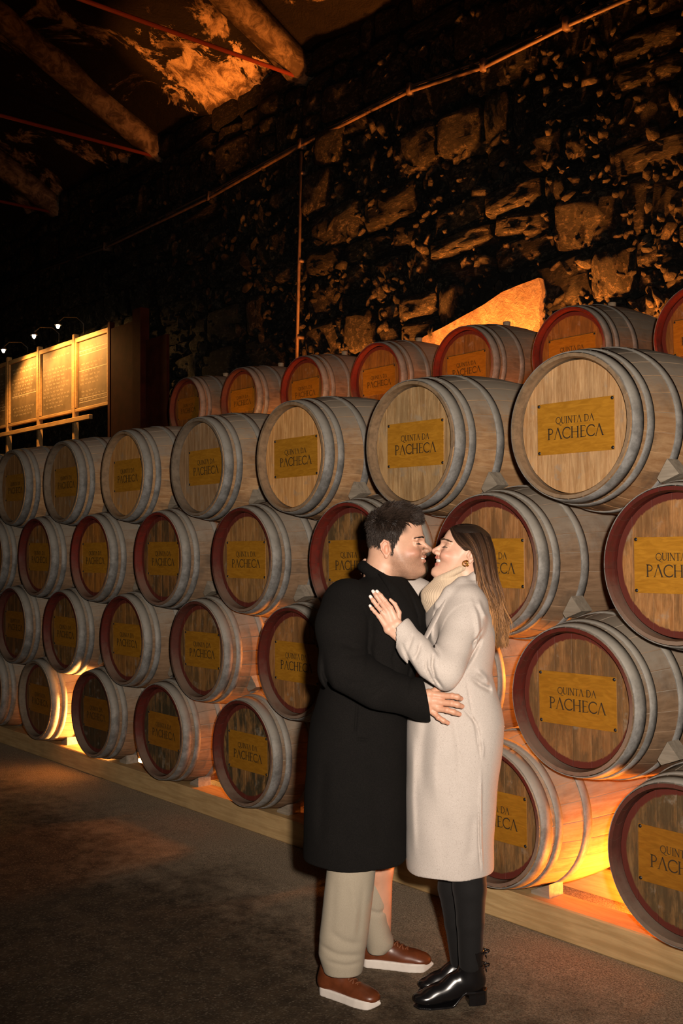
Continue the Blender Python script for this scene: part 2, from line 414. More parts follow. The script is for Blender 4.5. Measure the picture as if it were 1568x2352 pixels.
for i, (x, z, wd, h) in enumerate(spots):
    wd2, h2 = wd-rs.uniform(.015, .05), h-rs.uniform(.0, .04); dp = rs.uniform(.20, .36); rot = rs.uniform(-.11, .11)
    k = rs.randrange(14); yy = WY+.03+rs.uniform(-.03, .04)
    if -6.9 < x < -5.4 and z < 3.35+(x+6.9)*.22: yy += .12
    if i < 299:
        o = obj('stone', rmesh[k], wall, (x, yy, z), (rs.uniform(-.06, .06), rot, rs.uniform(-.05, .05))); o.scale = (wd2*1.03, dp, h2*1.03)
    else:
        cr, sr = math.cos(rot), math.sin(rot); V, Fc = rocks[k]
        mbs.add([(x+(a*wd2*cr+c_*h2*sr)*1.03, yy+b*dp, z+(-a*wd2*sr+c_*h2*cr)*1.03) for a, b, c_ in V], Fc)
# small rubble and stone chips pressed into the joints
def chip(seed):
    bm = bmesh.new(); bmesh.ops.create_icosphere(bm, subdivisions=1, radius=.5); V = []
    for v in bm.verts: q = v.co*(1+.5*mnoise.noise(v.co*2.3+Vector((seed*3.1, 0, 0)))); V.append(tuple(q))
    bm.verts.index_update(); Fc = [tuple(v.index for v in f.verts) for f in bm.faces]; bm.free(); return np.array(V), np.array(Fc)
chips = [chip(k) for k in range(8)]; CV = []; CF = []; nb = 0; rc_ = np.random.RandomState(12)
for i in range(5200):
    x = -3.2-rc_.rand()**1.5*11.5; z = 2.5+rc_.rand()**1.35*3.6; sz = rc_.uniform(.022, .085)*(1+.6*(rc_.rand() < .15))
    V_, F_ = chips[i % 8]; a = rc_.rand(3)*6.28; Rm = np.array(Matrix.Rotation(a[0], 3, 'X') @ Matrix.Rotation(a[1], 3, 'Y'))
    P_ = (V_*[rc_.uniform(.9, 1.9), .8, rc_.uniform(.6, 1.1)]*sz)@Rm+[x, WY-.055-rc_.rand()*.075, z]
    CV.append(P_); CF.append(F_+nb); nb += len(V_)
o = obj('rubble', mesh_np('rubble', np.concatenate(CV), np.concatenate(CF), M['chip'], False), wall); o['kind'] = 'stuff'
o = obj('far_stone', mbs.mesh('far_stone', M['stone'], True), wall); o['kind'] = 'stuff'
# pale slab added in the outline of the lamp-lit wall area
A = [on_y(*q, WY-.165) for q in ((930, 805), (975, 772), (1020, 750), (1070, 722), (1110, 700), (1150, 672), (1190, 655), (1236, 638), (1244, 668), (1238, 700), (1240, 760), (1232, 800), (1090, 860), (930, 860))]
V = [(p[0], WY-.165, p[2]) for p in A]+[(p[0], WY+.1, p[2]) for p in A]; n = len(A)
o = obj('lit_wall_slab', mesh_np('lit_wall_slab', V, [tuple(range(n-1, -1, -1))]+[(i, (i+1) % n, n+(i+1) % n, n+i) for i in range(n)], M['lit_area']), wall)
o['label'] = 'pale added slab shaped like the lit wall area behind the rear barrels'
# conduit along the wall and down pipe
P = [on_y(*q, WY-.14) for q in ((-30, 664), (240, 570), (480, 455), (690, 335), (940, 210), (1110, 155), (1300, 60), (1500, -28))]
mb = MB(); pts = [tuple(p) for p in P]; mb.tube(pts, .017, 8); mb.tube([(a, b+.02, c+.04+.012*((i*7) % 3)) for i, (a, b, c) in enumerate(pts)], .013, 6)
for i, (a, b, c) in enumerate(pts): mb.box((a, b+.05, c+.02), (.05, .14, .10))
tag(obj('wall_conduit', mb.mesh('wall_conduit', M['pipe'], True)), 'long rusty conduit running along the upper stone wall', 'pipe')
a, b = on_y(692, 348, WY-.15), on_y(681, 850, WY-.15)
mb = MB().tube([a, b], .017, 8)
for s in (.1, .5, .85): q = a*(1-s)+b*s; mb.box((q[0], q[1]+.04, q[2]), (.06, .1, .03))
tag(obj('down_pipe', mb.mesh('down_pipe', M['pipe'], True)), 'thin vertical pipe dropping down the stone wall from the conduit', 'pipe')

# ---------------------------------------------------------------- timber rails
HL, RB, RE = .475, .344, .285
BY = 3.287
def rail(name, y, z, x0, x1, sz, label, mat='beam', tilt=0):
    o = obj(name, MB().box((0, 0, 0), (x1-x0, sz[0], sz[1]), bev=.006).mesh(name, M[mat]), None, ((x0+x1)/2, y, z), (0, tilt, 0)); tag(o, label, 'beam'); return o
rail('timber_beam', 3.415+.075, .066, -10.4, .2, (.15, .132), 'long pale pine beam on the floor under the fronts of the bottom barrels')
rail('timber_beam', 4.02, .066, -10.4, .2, (.12, .132), 'rear pine beam on the floor under the backs of the bottom barrels')
# ---------------------------------------------------------------- barrels
def RR(t): return RB-(RB-RE)*(t/HL)**2
NS = 26
def stave_mesh(name, mat):
    ts = [-HL, -.462, -.40, -.30, -.18, -.06, .06, .18, .30, .40, .462, HL]
    V = []; Fc = []; Mi = []; da = PI/NS*.997
    for t in ts:
        r = RR(t); ch = .010 if abs(t) > .47 else 0
        for (rad, a) in ((r-.0012, -da), (r-ch*.3, -da*.93), (r-ch*.3, 0), (r-ch*.3, da*.93), (r-.0012, da), (r-.027+ch, da), (r-.027+ch, 0), (r-.027+ch, -da)):
            V.append((rad*math.sin(a), t, rad*math.cos(a)))
    n = 8
    for i in range(len(ts)-1):
        for k in range(n):
            Fc.append((i*n+k, i*n+(k+1) % n, (i+1)*n+(k+1) % n, (i+1)*n+k)); Mi.append(1 if k in (5, 6) else 0)
    Fc.append(tuple(range(n-1, -1, -1))); Mi.append(1); b = (len(ts)-1)*n; Fc.append(tuple(b+k for k in range(n))); Mi.append(1)
    me = mesh_np(name, V, Fc, [mat, M['chime']], False, Mi)
    sm = [True]*len(Fc)
    for i, f in enumerate(me.polygons): f.use_smooth = (i < (len(ts)-1)*n and i % n in (1, 2, 5, 6))
    nr = []
    for lp in me.loops:
        v = me.vertices[lp.vertex_index].co; q = Vector((v.x, 0, v.z)).normalized(); k = lp.vertex_index % n
        nr.append(q if k <= 4 else -q)
    pn = {}
    for p in me.polygons:
        if not p.use_smooth:
            for li in p.loop_indices: nr[li] = p.normal.copy()
    me.normals_split_custom_set([tuple(x) for x in nr])
    return me
ST = {'pale': stave_mesh('stave', M['oak_pale']), 'dark': stave_mesh('stave', M['oak_dark'])}
def hoop_mesh(t0, t1, riv=True):
    prof = [(RR(t0)-.001, t0), (RR(t0)+.0028, t0), (RR((t0+t1)/2)+.0031, (t0+t1)/2), (RR(t1)+.0028, t1), (RR(t1)-.001, t1)]
    mb = MB().lathe(prof, 72, 'Y')
    if riv:
        for da in (-.05, .05):
            a = .35+da; r = RR((t0+t1)/2)+.0035; tm = (t0+t1)/2
            c = Vector((r*math.sin(a), tm, r*math.cos(a))); nrm = Vector((math.sin(a), 0, math.cos(a))); u = Vector((0, 1, 0)); w_ = nrm.cross(u)
            V = [c+nrm*.003]+[c+(u*math.cos(q*PI/3)+w_*math.sin(q*PI/3))*.006 for q in range(6)]
            mb.add(V, [(0, 1+q, 1+(q+1) % 6) for q in range(6)])
    me = mb.mesh('hoop', M['hoop'], True)
    for i_, f_ in enumerate(me.polygons):
        if i_ < 72 or 216 <= i_ < 288: f_.use_smooth = False
    return me
HOOPS = [hoop_mesh(-HL+.005, -HL+.058), hoop_mesh(-HL+.076, -HL+.112), hoop_mesh(-.248, -.205), hoop_mesh(.205, .248), hoop_mesh(HL-.112, HL-.076), hoop_mesh(HL-.058, HL-.005)]
# head boards: vertical planks clipped to a disc
HR = .2605
def board_mesh(x0, x1, dy):
    g = .0005; a, b = x0+g, x1-g; n = 8; up = []
    xs = [a+(b-a)*i/n for i in range(n+1)]; xs = [max(-HR, min(HR, x)) for x in xs]
    top = [(x, math.sqrt(max(HR*HR-x*x, 1e-6))) for x in xs]; ring = top+[(x, -zz) for x, zz in reversed(top)]
    V = [(x, -.009+dy, z) for x, z in ring]+[(x, .009, z) for x, z in ring]; m = len(ring)
    cx = (a+b)/2
    V2 = [((x-cx)*(1-.0009/(b-a)*2)+cx, -.0098+dy, z*.996) for x, z in ring]
    V += V2
    Fc = [tuple(2*m+i for i in range(m))]+[(i, (i+1) % m, m+(i+1) % m, m+i) for i in range(m)]+[(2*m+i, 2*m+(i+1) % m, (i+1) % m, i) for i in range(m)]+[tuple(m+i for i in range(m-1, -1, -1))]
    Fc = [f[::-1] for f in Fc]
    me = mesh_np('head_board', V, Fc, M['head']); return me
xs = [-HR, -.19, -.105, -.022, .065, .15, .205, HR]
BOARDS = [board_mesh(xs[i], xs[i+1], rs.uniform(-.0006, .0006)) for i in range(len(xs)-1)]
# lettering
def glyph(ch):
    T, t_ = .115, .05
    def arc(cx, cy, rx, ry, a0, a1, n=18): return [(cx+rx*math.cos(math.radians(a0+(a1-a0)*i/n)), cy+ry*math.sin(math.radians(a0+(a1-a0)*i/n))) for i in range(n+1)]
    def sf(x, y, w_=.12): return ([(x-w_, y), (x+w_, y)], t_*.8)
    if ch == 'Q': return .92, [(arc(.46, .5, .40, .47, 0, 360, 32), .085), ([(.50, .06), (.66, -.12), (.86, -.20), (1.02, -.17)], .07)]
    if ch == 'U': return .80, [([(.14, 1), (.14, .32)]+arc(.40, .32, .26, .28, 180, 270, 8), T), (arc(.40, .32, .26, .28, 270, 360, 8)+[(.66, 1)], t_), sf(.14, 1), sf(.66, 1)]
    if ch == 'I': return .34, [([(.17, 0), (.17, 1)], T), sf(.17, 0), sf(.17, 1)]
    if ch == 'N': return .86, [([(.15, 0), (.15, 1)], t_), ([(.13, 1), (.72, .0)], T), ([(.72, 0), (.72, 1)], t_), sf(.15, 0, .1), sf(.72, 1, .1), sf(.10, 1, .06)]
    if ch == 'T': return .72, [([(.36, 0), (.36, 1)], T), ([(.03, .97), (.69, .97)], t_), ([(.04, .97), (.03, .86)], t_), ([(.68, .97), (.69, .86)], t_), sf(.36, 0)]
    if ch == 'A': return .82, [([(.10, 0), (.42, 1.02)], t_), ([(.40, 1.02), (.74, 0)], T), sf(.09, 0, .09), sf(.75, 0, .10)]
    if ch == 'D': return .86, [([(.16, 0), (.16, 1)], T), ([(.16, .98), (.34, .98)]+arc(.34, .5, .42, .48, 90, -90, 20)+[(.16, .02)], .085), sf(.14, 0, .1), sf(.14, 1, .1)]
    if ch == 'P': return .66, [([(.17, 0), (.17, 1)], T), ([(.17, .98), (.30, .98)]+arc(.30, .73, .26, .25, 90, -90, 14)+[(.20, .48)], .075), sf(.17, 0), sf(.15, 1, .1)]
    if ch == 'C': return .82, [(arc(.50, .5, .42, .48, 48, 312, 28), .095), ([(.78, .86), (.80, .74)], t_), ([(.78, .14), (.82, .24)], t_)]
    if ch == 'H': return .88, [([(.16, 0), (.16, 1)], T), ([(.72, 0), (.72, 1)], T), ([(.16, .52), (.72, .52)], t_), sf(.16, 0), sf(.16, 1), sf(.72, 0), sf(.72, 1)]
    if ch == 'E': return .62, [([(.16, 0), (.16, 1)], T), ([(.16, .975), (.54, .975)], t_), ([(.16, .52), (.47, .52)], t_), ([(.16, .025), (.58, .025)], t_), ([(.54, .97), (.55, .86)], t_), ([(.58, .03), (.60, .15)], t_), sf(.15, 0, .1), sf(.15, 1, .1)]
    return .42, []
def text_mesh(lines):
    V = []; Fc = []
    for (txt, cz, hgt, width) in lines:
        tot = sum(glyph(c)[0] for c in txt); sx = width/tot; x = -width/2
        for ci, c in enumerate(txt):
            a, strokes = glyph(c)
            for pts, w_ in strokes:
                P = [Vector((x+px*sx, cz+(py-.5)*hgt)) for px, py in pts]; b = len(V)
                for i, p in enumerate(P):
                    d = (P[min(i+1, len(P)-1)]-P[max(i-1, 0)]).normalized(); n_ = Vector((-d.y, d.x))*w_*hgt*.55
                    V += [(p.x+n_.x, 0, p.y+n_.y), (p.x-n_.x, 0, p.y-n_.y)]
                Fc += [(b+2*i, b+2*i+1, b+2*i+3, b+2*i+2) for i in range(len(P)-1)]
            x += a*sx
    n = len(V); V2 = V+[(a, .0006, c) for a, _, c in V]
    return mesh_np('lettering', V2, Fc+[tuple(i+n for i in f[::-1]) for f in Fc], M['letter'])
LETTER = text_mesh([('QUINTA DA', .030, .027, .182), ('PACHECA', -.021, .044, .268)])
PLATE = MB().box((0, 0, 0), (.365, .0025, .205), bev=.0006).mesh('name_plate', M['plate'])
SCREW = MB().lathe([(.0001, -.0035), (.003, -.0026), (.0062, -.0012), (.0070, .001)], 12, 'Y').mesh('corner_screw', M['screw'], True)
BUNG = MB().lathe([(.0001, .045), (.026, .045), (.028, .042), (.024, 0), (.0001, 0)], 16).mesh('bung', M['bung'], True)
ORD = {1: 'nearest', 2: 'second', 3: 'third', 4: 'fourth', 5: 'fifth', 6: 'sixth', 7: 'seventh', 8: 'eighth', 9: 'ninth'}
def barrel(x, yc, zc, staves, chime, headc, plate_dx=0, bung=False, plate=True, tint=0, rot0=0):
    b = empty('wine_barrel', (x, yc, zc-RB), R.uniform(-.006, .006))
    for k in range(NS):
        o = obj('stave', ST[staves], b, (0, 0, RB), (0, (k+rot0)*2*PI/NS, 0)); o.color = chime+(.85 if chime not in (TAN, GREY) else .35,)
    for me in HOOPS: obj('hoop', me, b, (0, 0, RB), (0, 0, 0))
    for i, me in enumerate(BOARDS):
        o = obj('head_board', me, b, (0, -HL+.045+.011, RB)); o.color = headc
    # closed back head
    o = obj('back_head', BACK, b, (0, HL-.045, RB)); o.color = headc; o['label'] = 'plain back head'
    if plate:
        py = -HL+.045+.011-.0115
        p = obj('name_plate', PLATE, b, (plate_dx, py, RB), (0, R.uniform(-.008, .008), 0)); p['label'] = 'ochre name plate with dark lettering'
        pt = max(.42, min(1.0, .35+headc[0]*1.25)); p.color = (pt, pt*(.97 if pt > .7 else .90), pt, 1)
        obj('lettering', LETTER, p, (0, -.0021, 0))
        for sx in (-1, 1):
            for sz in (-1, 1): obj('corner_screw', SCREW, p, (sx*.174, -.0018, sz*.094))
    if bung: obj('bung', BUNG, b, (0, 0, 2*RB-.008))
    return b
BACK = MB().lathe([(.0001, -.009), (HR, -.009), (HR, .009), (.0001, .009)], 40, 'Y').mesh('back_head', M['head'])
RED = (.105, .016, .011); RED2 = (.155, .018, .011); TAN = (.30, .20, .115); GREY = (.20, .155, .11); DRK = (.10, .03, .022)
ZR = {1: 1.6-1.1372, 2: 1.6-.6127, 3: 1.6-.0863, 4: 1.6+.4484}; OFF = {1: 2.0809, 2: 2.5302, 3: 2.0818, 4: 2.5238}; SP = .8866
RSH = {1: 'bottom row', 2: 'second row up', 3: 'third row up', 4: 'front top row'}
ROWN = {1: 'bottom row on the pine beam', 2: 'second row from the floor', 3: 'third row from the floor', 4: 'top row of the front stack'}
# head colour: rgb, alpha = 1 clean .. .3 heavily stained (below .71 also a red painted margin)
HEADS = {(4, -1): (.60, .40, .19, .9), (4, 0): (.66, .44, .22, .85), (4, 1): (.56, .40, .20, .73), (4, 2): (.80, .48, .19, 1), (4, 3): (.42, .29, .16, .9), (4, 4): (.62, .36, .13, 1), (4, 5): (.40, .25, .11, .8), (4, 6): (.40, .23, .09, .9),
         (3, -1): (.45, .27, .12, .6), (3, 0): (.50, .30, .14, .7), (3, 1): (.46, .27, .13, .65), (3, 2): (.36, .23, .10, .35), (3, 3): (.46, .29, .13, .68), (3, 4): (.34, .19, .075, .4), (3, 5): (.56, .28, .07, .7), (3, 6): (.40, .22, .08, .65),
         (2, -1): (.36, .22, .10, .6), (2, 0): (.34, .21, .10, .62), (2, 1): (.36, .22, .10, .6), (2, 2): (.46, .26, .11, .68), (2, 3): (.36, .22, .09, .5), (2, 4): (.40, .23, .08, .62), (2, 5): (.34, .20, .07, .45), (2, 6): (.24, .13, .05, .6),
         (1, -1): (.28, .19, .09, .6), (1, 0): (.25, .17, .085, .5), (1, 1): (.32, .21, .10, .55), (1, 2): (.30, .19, .09, .4), (1, 3): (.34, .22, .10, .2), (1, 4): (.24, .16, .08, .25), (1, 5): (.10, .065, .035, .5), (1, 6): (.24, .14, .06, .7)}
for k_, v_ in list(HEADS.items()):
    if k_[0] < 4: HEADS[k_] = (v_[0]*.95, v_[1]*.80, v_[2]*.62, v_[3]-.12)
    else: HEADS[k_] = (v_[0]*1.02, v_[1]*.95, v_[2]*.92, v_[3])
def look(hc, chm, row):
    a = 'pale' if hc[0] > .5 else ('brown' if hc[0] > .3 else 'dark')
    st = ' mould-stained' if hc[3] < .6 and row < 4 else ''
    rim = {RED: 'wine-red', RED2: 'bright red', TAN: 'bare wooden', GREY: 'greyish wooden', DRK: 'dark reddish'}[chm]
    return a+st, rim
for row in (1, 2, 3, 4):
    cnt = 0
    for i in range(-1, 8):
        x = -(OFF[row]+SP*i); hc = HEADS.get((row, i), (.30, .19, .08, .7))
        chm = {4: TAN, 3: RED, 2: RED, 1: RED}[row]
        if (row, i) in ((3, 5), (3, 4), (3, 2)): chm = RED2
        if (row, i) in ((1, 5), (1, 0), (2, 3), (2, 6)): chm = DRK
        if (row, i) in ((4, 3), (4, 5), (1, 6), (4, 6)): chm = GREY
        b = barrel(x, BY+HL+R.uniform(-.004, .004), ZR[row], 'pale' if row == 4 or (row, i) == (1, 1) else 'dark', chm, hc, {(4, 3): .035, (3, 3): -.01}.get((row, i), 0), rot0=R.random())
        a, rim = look(hc, chm, row)
        cnt += 1
        nm = {-1: 'just outside the right edge', 0: 'rightmost', 1: 'second from the right', 2: 'third from the right', 3: 'fourth from the right', 4: 'fifth from the right', 5: 'sixth from the right', 6: 'seventh from the right', 7: 'eighth from the right'}[i]
        tag(b, f'{rim}-rimmed barrel, {a} head, {nm} in {RSH[row]}'.replace('-stained head', '-stained head'), 'barrel', 'oak barrels stacked on their sides')
# rear row on tilted rails
for i in range(-1, 7):
    x = -(3.1758+.9035*i); zc = 1.6+1.2259+(-.060+.023*i); yc = 5.3228+HL
    hc = (.30, .145, .03, .68)
    b = barrel(x, yc, zc, 'dark', RED2 if i < 5 else DRK, hc, 0, True, rot0=R.random())
    nm = {-1: 'just outside the right edge', 0: 'cut by the right edge', 1: 'second from the right', 2: 'third from the right', 3: 'fourth from the right', 4: 'fifth from the right', 5: 'sixth from the right', 6: 'leftmost, beside the dark red partition'}[i]
    tag(b, f'red-rimmed barrel in the raised rear row, {nm}', 'barrel', 'red rimmed barrels of the rear row')
tl = math.atan(.023/.9035)
zc = 1.6+1.2259-.060-RB-.06
for nm, y, lab in (('timber_beam', 5.60, 'front support beam under the rear row of barrels'), ('timber_beam', 6.02, 'back support beam under the rear row of barrels')):
    xm = -(3.1758+.9035*2.5); zz = 1.6+1.2259+(-.06+.023*2.5)-RB-.062+.012
    hh = zz+.05-TZ
    rail('timber_beam', y, TZ+hh/2, xm-3.7, xm+3.7, (.12, hh), lab, tilt=tl*1.0)
# wooden wedges in the crevices
def wedge(t0, t1, yy, wid, lab, cu, cl, grp):
    # cu upper centre (x,z), cl lower centre; wedge fills the crevice to the right of their contact
    d = Vector((cl[0]-cu[0], cl[1]-cu[1])).normalized(); tg = Vector((-d.y, d.x)); 
    if tg.x < 0: tg = -tg
    mid = (Vector(cu)+Vector(cl))/2; V = []
    for t in (t0, t1):
        r = RB-.006; g = r-math.sqrt(r*r-t*t)
        for s in (-1, 1): V.append(mid+tg*t+d*s*(g*.92+.004))
    a, b, c, e = V; ring = [a, c, e, b]
    VV = [(p.x, yy-wid/2, p.y) for p in ring]+[(p.x, yy+wid/2, p.y) for p in ring]
    me = mesh_np('wooden_wedge', VV, [(0, 1, 2, 3), (7, 6, 5, 4), (0, 4, 5, 1), (1, 5, 6, 2), (2, 6, 7, 3), (3, 7, 4, 0)], M['wedge'])
    o = obj('wooden_wedge', me); c = sum((Vector(v) for v in VV), Vector())/8
    for v in me.vertices: v.co -= c
    o.location = c; tag(o, lab, 'wedge', grp)
NMW = {0: 'rightmost', 1: 'second from right', 2: 'third from right', 3: 'fourth from right', 4: 'fifth from right', 5: 'sixth from right', 6: 'seventh from right'}
for row in (2, 3, 4):
    for i in range(0, 7):
        cu = (-(OFF[row]+SP*i), ZR[row]); j = i if row != 3 else i-1
        cl = (-(OFF[row-1]+SP*(i if row in (2, 4) else i-1)), ZR[row-1])
        wedge(.075, .155, BY+.20+R.uniform(-.02, .03), .075, f'grey wooden wedge right of the {NMW[i]} barrel in {RSH[row]}', cu, cl, 'wooden wedges between the barrels')
for i in range(0, 7):
    x = -(OFF[1]+SP*i)
    zt = .132; V = []
    x0, x1 = x+.09, x+.185
    h0 = ZR[1]-math.sqrt(.33**2-.09**2)-zt; h1 = ZR[1]-math.sqrt(.33**2-.185**2)-zt
    yw = BY+.175
    VV = [(x0, yw, zt), (x1, yw, zt), (x1, yw, zt+h1), (x0, yw, zt+h0), (x0, yw+.09, zt), (x1, yw+.09, zt), (x1, yw+.09, zt+h1), (x0, yw+.09, zt+h0)]
    c = Vector((x0, yw, zt)); me = mesh_np('wooden_wedge', [Vector(v)-c for v in VV], [(0, 1, 2, 3), (7, 6, 5, 4), (0, 4, 5, 1), (1, 5, 6, 2), (2, 6, 7, 3), (3, 7, 4, 0)], M['wedge'])
    tag(obj('wooden_wedge', me, None, c), f'wooden wedge on the pine beam, right of the {NMW[i]} bottom barrel', 'wedge', 'wooden wedges on the pine beam')

# ---------------------------------------------------------------- floodlights on the floor
def floodlight(x, y, z, rz, label, grp):
    f = empty('floodlight', (x, y, z), rz)
    obj('housing', MB().box((0, 0, .06), (.13, .05, .10), bev=.008).mesh('housing', M['black_metal']), f)
    obj('lens', MB().box((0, -.028, .06), (.11, .004, .08)).mesh('lens', M['lens']), f)
    mb = MB().tube([(-.075, 0, .06), (-.075, 0, .006), (.075, 0, .006), (.075, 0, .06)], .006, 6)
    obj('bracket', mb.mesh('bracket', M['black_metal']), f); tag(f, label, 'floodlight', grp)
g_ = 'floodlights behind the barrels'
floodlight(-2.53, 4.20, 0, 0, 'small black floodlight on the floor behind the rightmost gap', g_)
floodlight(-7.0, 4.16, 0, 0, 'small black floodlight on the floor behind the far left bright gap', g_)
floodlight(-5.75, 6.42, TZ, PI, 'small black uplight at the wall foot below the brightly lit wall area', 'uplights behind the rear row')
floodlight(-7.3, 6.42, TZ, PI, 'small black uplight at the wall foot behind the farther rear barrels', 'uplights behind the rear row')
floodlight(-4.3, 6.42, TZ, PI, 'small black uplight at the wall foot behind the rightmost rear barrels', 'uplights behind the rear row')

# ---------------------------------------------------------------- chalkboards on the left
PY = 6.3
posts = [on_y(px, 900, PY)[0] for px in (-62, 22, 93, 175, 257)]
zt, zb = 4.34, 3.36
for k in range(4):
    x0, x1 = posts[k]+.03, posts[k+1]-.03; w_ = x1-x0; cx = (x0+x1)/2
    b = empty('chalkboard', (cx, PY, zb))
    obj('writing_surface', MB().box((0, 0, (zt-zb)/2), (w_-.05, .02, zt-zb-.05)).mesh('writing_surface', M['slate']), b)
    for nm, c, d in (('frame_rail', (0, -.012, zt-zb-.03), (w_, .05, .06)), ('frame_rail', (0, -.012, .02), (w_, .05, .04)), ('frame_stile', (-w_/2+.02, -.014, (zt-zb)/2), (.04, .045, zt-zb-.1)), ('frame_stile', (w_/2-.02, -.014, (zt-zb)/2), (.04, .045, zt-zb-.1))):
        obj(nm, MB().box((0, 0, 0), d, bev=.004).mesh(nm, M['frame_wood']), b, c)
    # rows of chalk handwriting, too far to read: loose looping strokes
    V = []; Fc = []; rr = random.Random(40+k)
    zz = zt-zb-.16
    while zz > .1:
        if rr.random() < .82:
            x = -w_/2+.08+rr.uniform(0, .1); xe = w_/2-.08-rr.uniform(0, .35)
            while x < xe:
                wl = rr.uniform(.04, .12); n = int(wl/.008); prev = None
                for q in range(n):
                    p = (x+q*.008, -.0115, zz+.012*math.sin(q*1.9+rr.random())+rr.uniform(-.004, .004))
                    if prev:
                        bb = len(V); V += [(prev[0], prev[1], prev[2]-.003), (p[0], p[1], p[2]-.003), (p[0], p[1], p[2]+.003), (prev[0], prev[1], prev[2]+.003)]; Fc.append((bb, bb+1, bb+2, bb+3))
                    prev = p
                x += wl+.025
            if rr.random() < .15:
                bb = len(V); V += [(-w_/2+.08, -.0115, zz-.035), (w_/2-.08, -.0115, zz-.035), (w_/2-.08, -.0115, zz-.027), (-w_/2+.08, -.0115, zz-.027)]; Fc.append((bb, bb+1, bb+2, bb+3))
        zz -= .052
    obj('chalk_writing', mesh_np('chalk_writing', V, Fc, M['chalk']), b)
    lab = ['chalkboard cut by the left edge', 'second visible chalkboard from the left edge, amber lit', 'third visible chalkboard from the left, amber lit with dense writing', 'rightmost amber-lit chalkboard, next to the dark red partition'][k]
    tag(b, lab, 'chalkboard', 'chalkboards hung in a row on the left')
for k, x in enumerate(posts):
    mb = MB().box((0, 0, 0), (.06, .07, 4.40-TZ), bev=.004)
    tag(obj('board_post', mb.mesh('board_post', M['red_steel' if k == 4 else 'frame_wood']), None, (x, PY-.01, (4.40+TZ)/2)), ['wooden post outside the left edge', 'wooden post beside the leftmost chalkboard', 'wooden post between second and third chalkboards', 'wooden post between the last two chalkboards', 'dark post at the right end of the chalkboards'][k], 'post', 'posts carrying the chalkboards')
o = obj('lower_rail', MB().box((0, 0, 0), (posts[4]-posts[0]-.45, .05, .06), bev=.004).mesh('lower_rail', M['frame_wood']), None, ((posts[0]+posts[4]-.45)/2, PY-.06, 3.25))
tag(o, 'thin wooden rail running just below the chalkboards', 'rail')
# small picture lights
for k, (px, py) in enumerate(((8, 805), (78, 772), (133, 749))):
    p = on_y(px, py, 5.92); x, z = p[0], p[2]
    l = empty('picture_light', (x, 6.28, 4.40))
    obj('arm', MB().tube([(0, 0, -.03), (0, 0, z-4.40+.08), (0, -.10, z-4.40+.15), (0, -.28, z-4.40+.13), (0, -.36, z-4.40+.05)], .009, 8).mesh('arm', M['black_metal'], True), l)
    obj('shade', MB().lathe([(.012, .06), (.03, .05), (.045, .012), (.042, .012), (.026, .045)], 20).mesh('shade', M['black_metal'], True), l, (0, -.36, z-4.40))
    obj('bulb', MB().lathe([(.0001, -.036), (.016, -.024), (.025, 0), (.02, .028), (.0001, .042)], 16).mesh('bulb', M['bulb'], True), l, (0, -.36, z-4.40))
    spot('picture_lamp_light', (x, 5.90, z-.04), (x+.25, 6.3, z-.9), 110, GOLD, 150, .6, .03)
    tag(l, ['lit picture light at the left edge', 'brightest lit picture light, middle one above the chalkboards', 'rightmost lit picture light above the chalkboards'][k], 'lamp', 'picture lights above the chalkboards')
# dark red partition
xa = [on_y(px, 900, 6.12)[0] for px in (258, 308, 314, 333, 338, 386)]
pr = empty('steel_partition', ((xa[0]+xa[5])/2, 6.12, TZ)); cx = (xa[0]+xa[5])/2
for nm, x0, x1, top, th in (('panel', xa[0], xa[1], 4.24, .04), ('upright', xa[2], xa[3], 4.36, .12), ('panel', xa[4], xa[5], 3.97, .04)):
    mb = MB().box(((x0+x1)/2-cx, 0, (top-TZ)/2), (x1-x0, th, top-TZ), bev=.004)
    obj(nm, mb.mesh(nm, M['red_steel']), pr)
for z0 in (TZ+.08,): obj('rail', MB().box((0, -.045, z0-TZ), (xa[5]-xa[0], .03, .05), bev=.003).mesh('rail', M['red_steel']), pr)
tag(pr, 'dark red steel partition right of the chalkboards', 'partition')
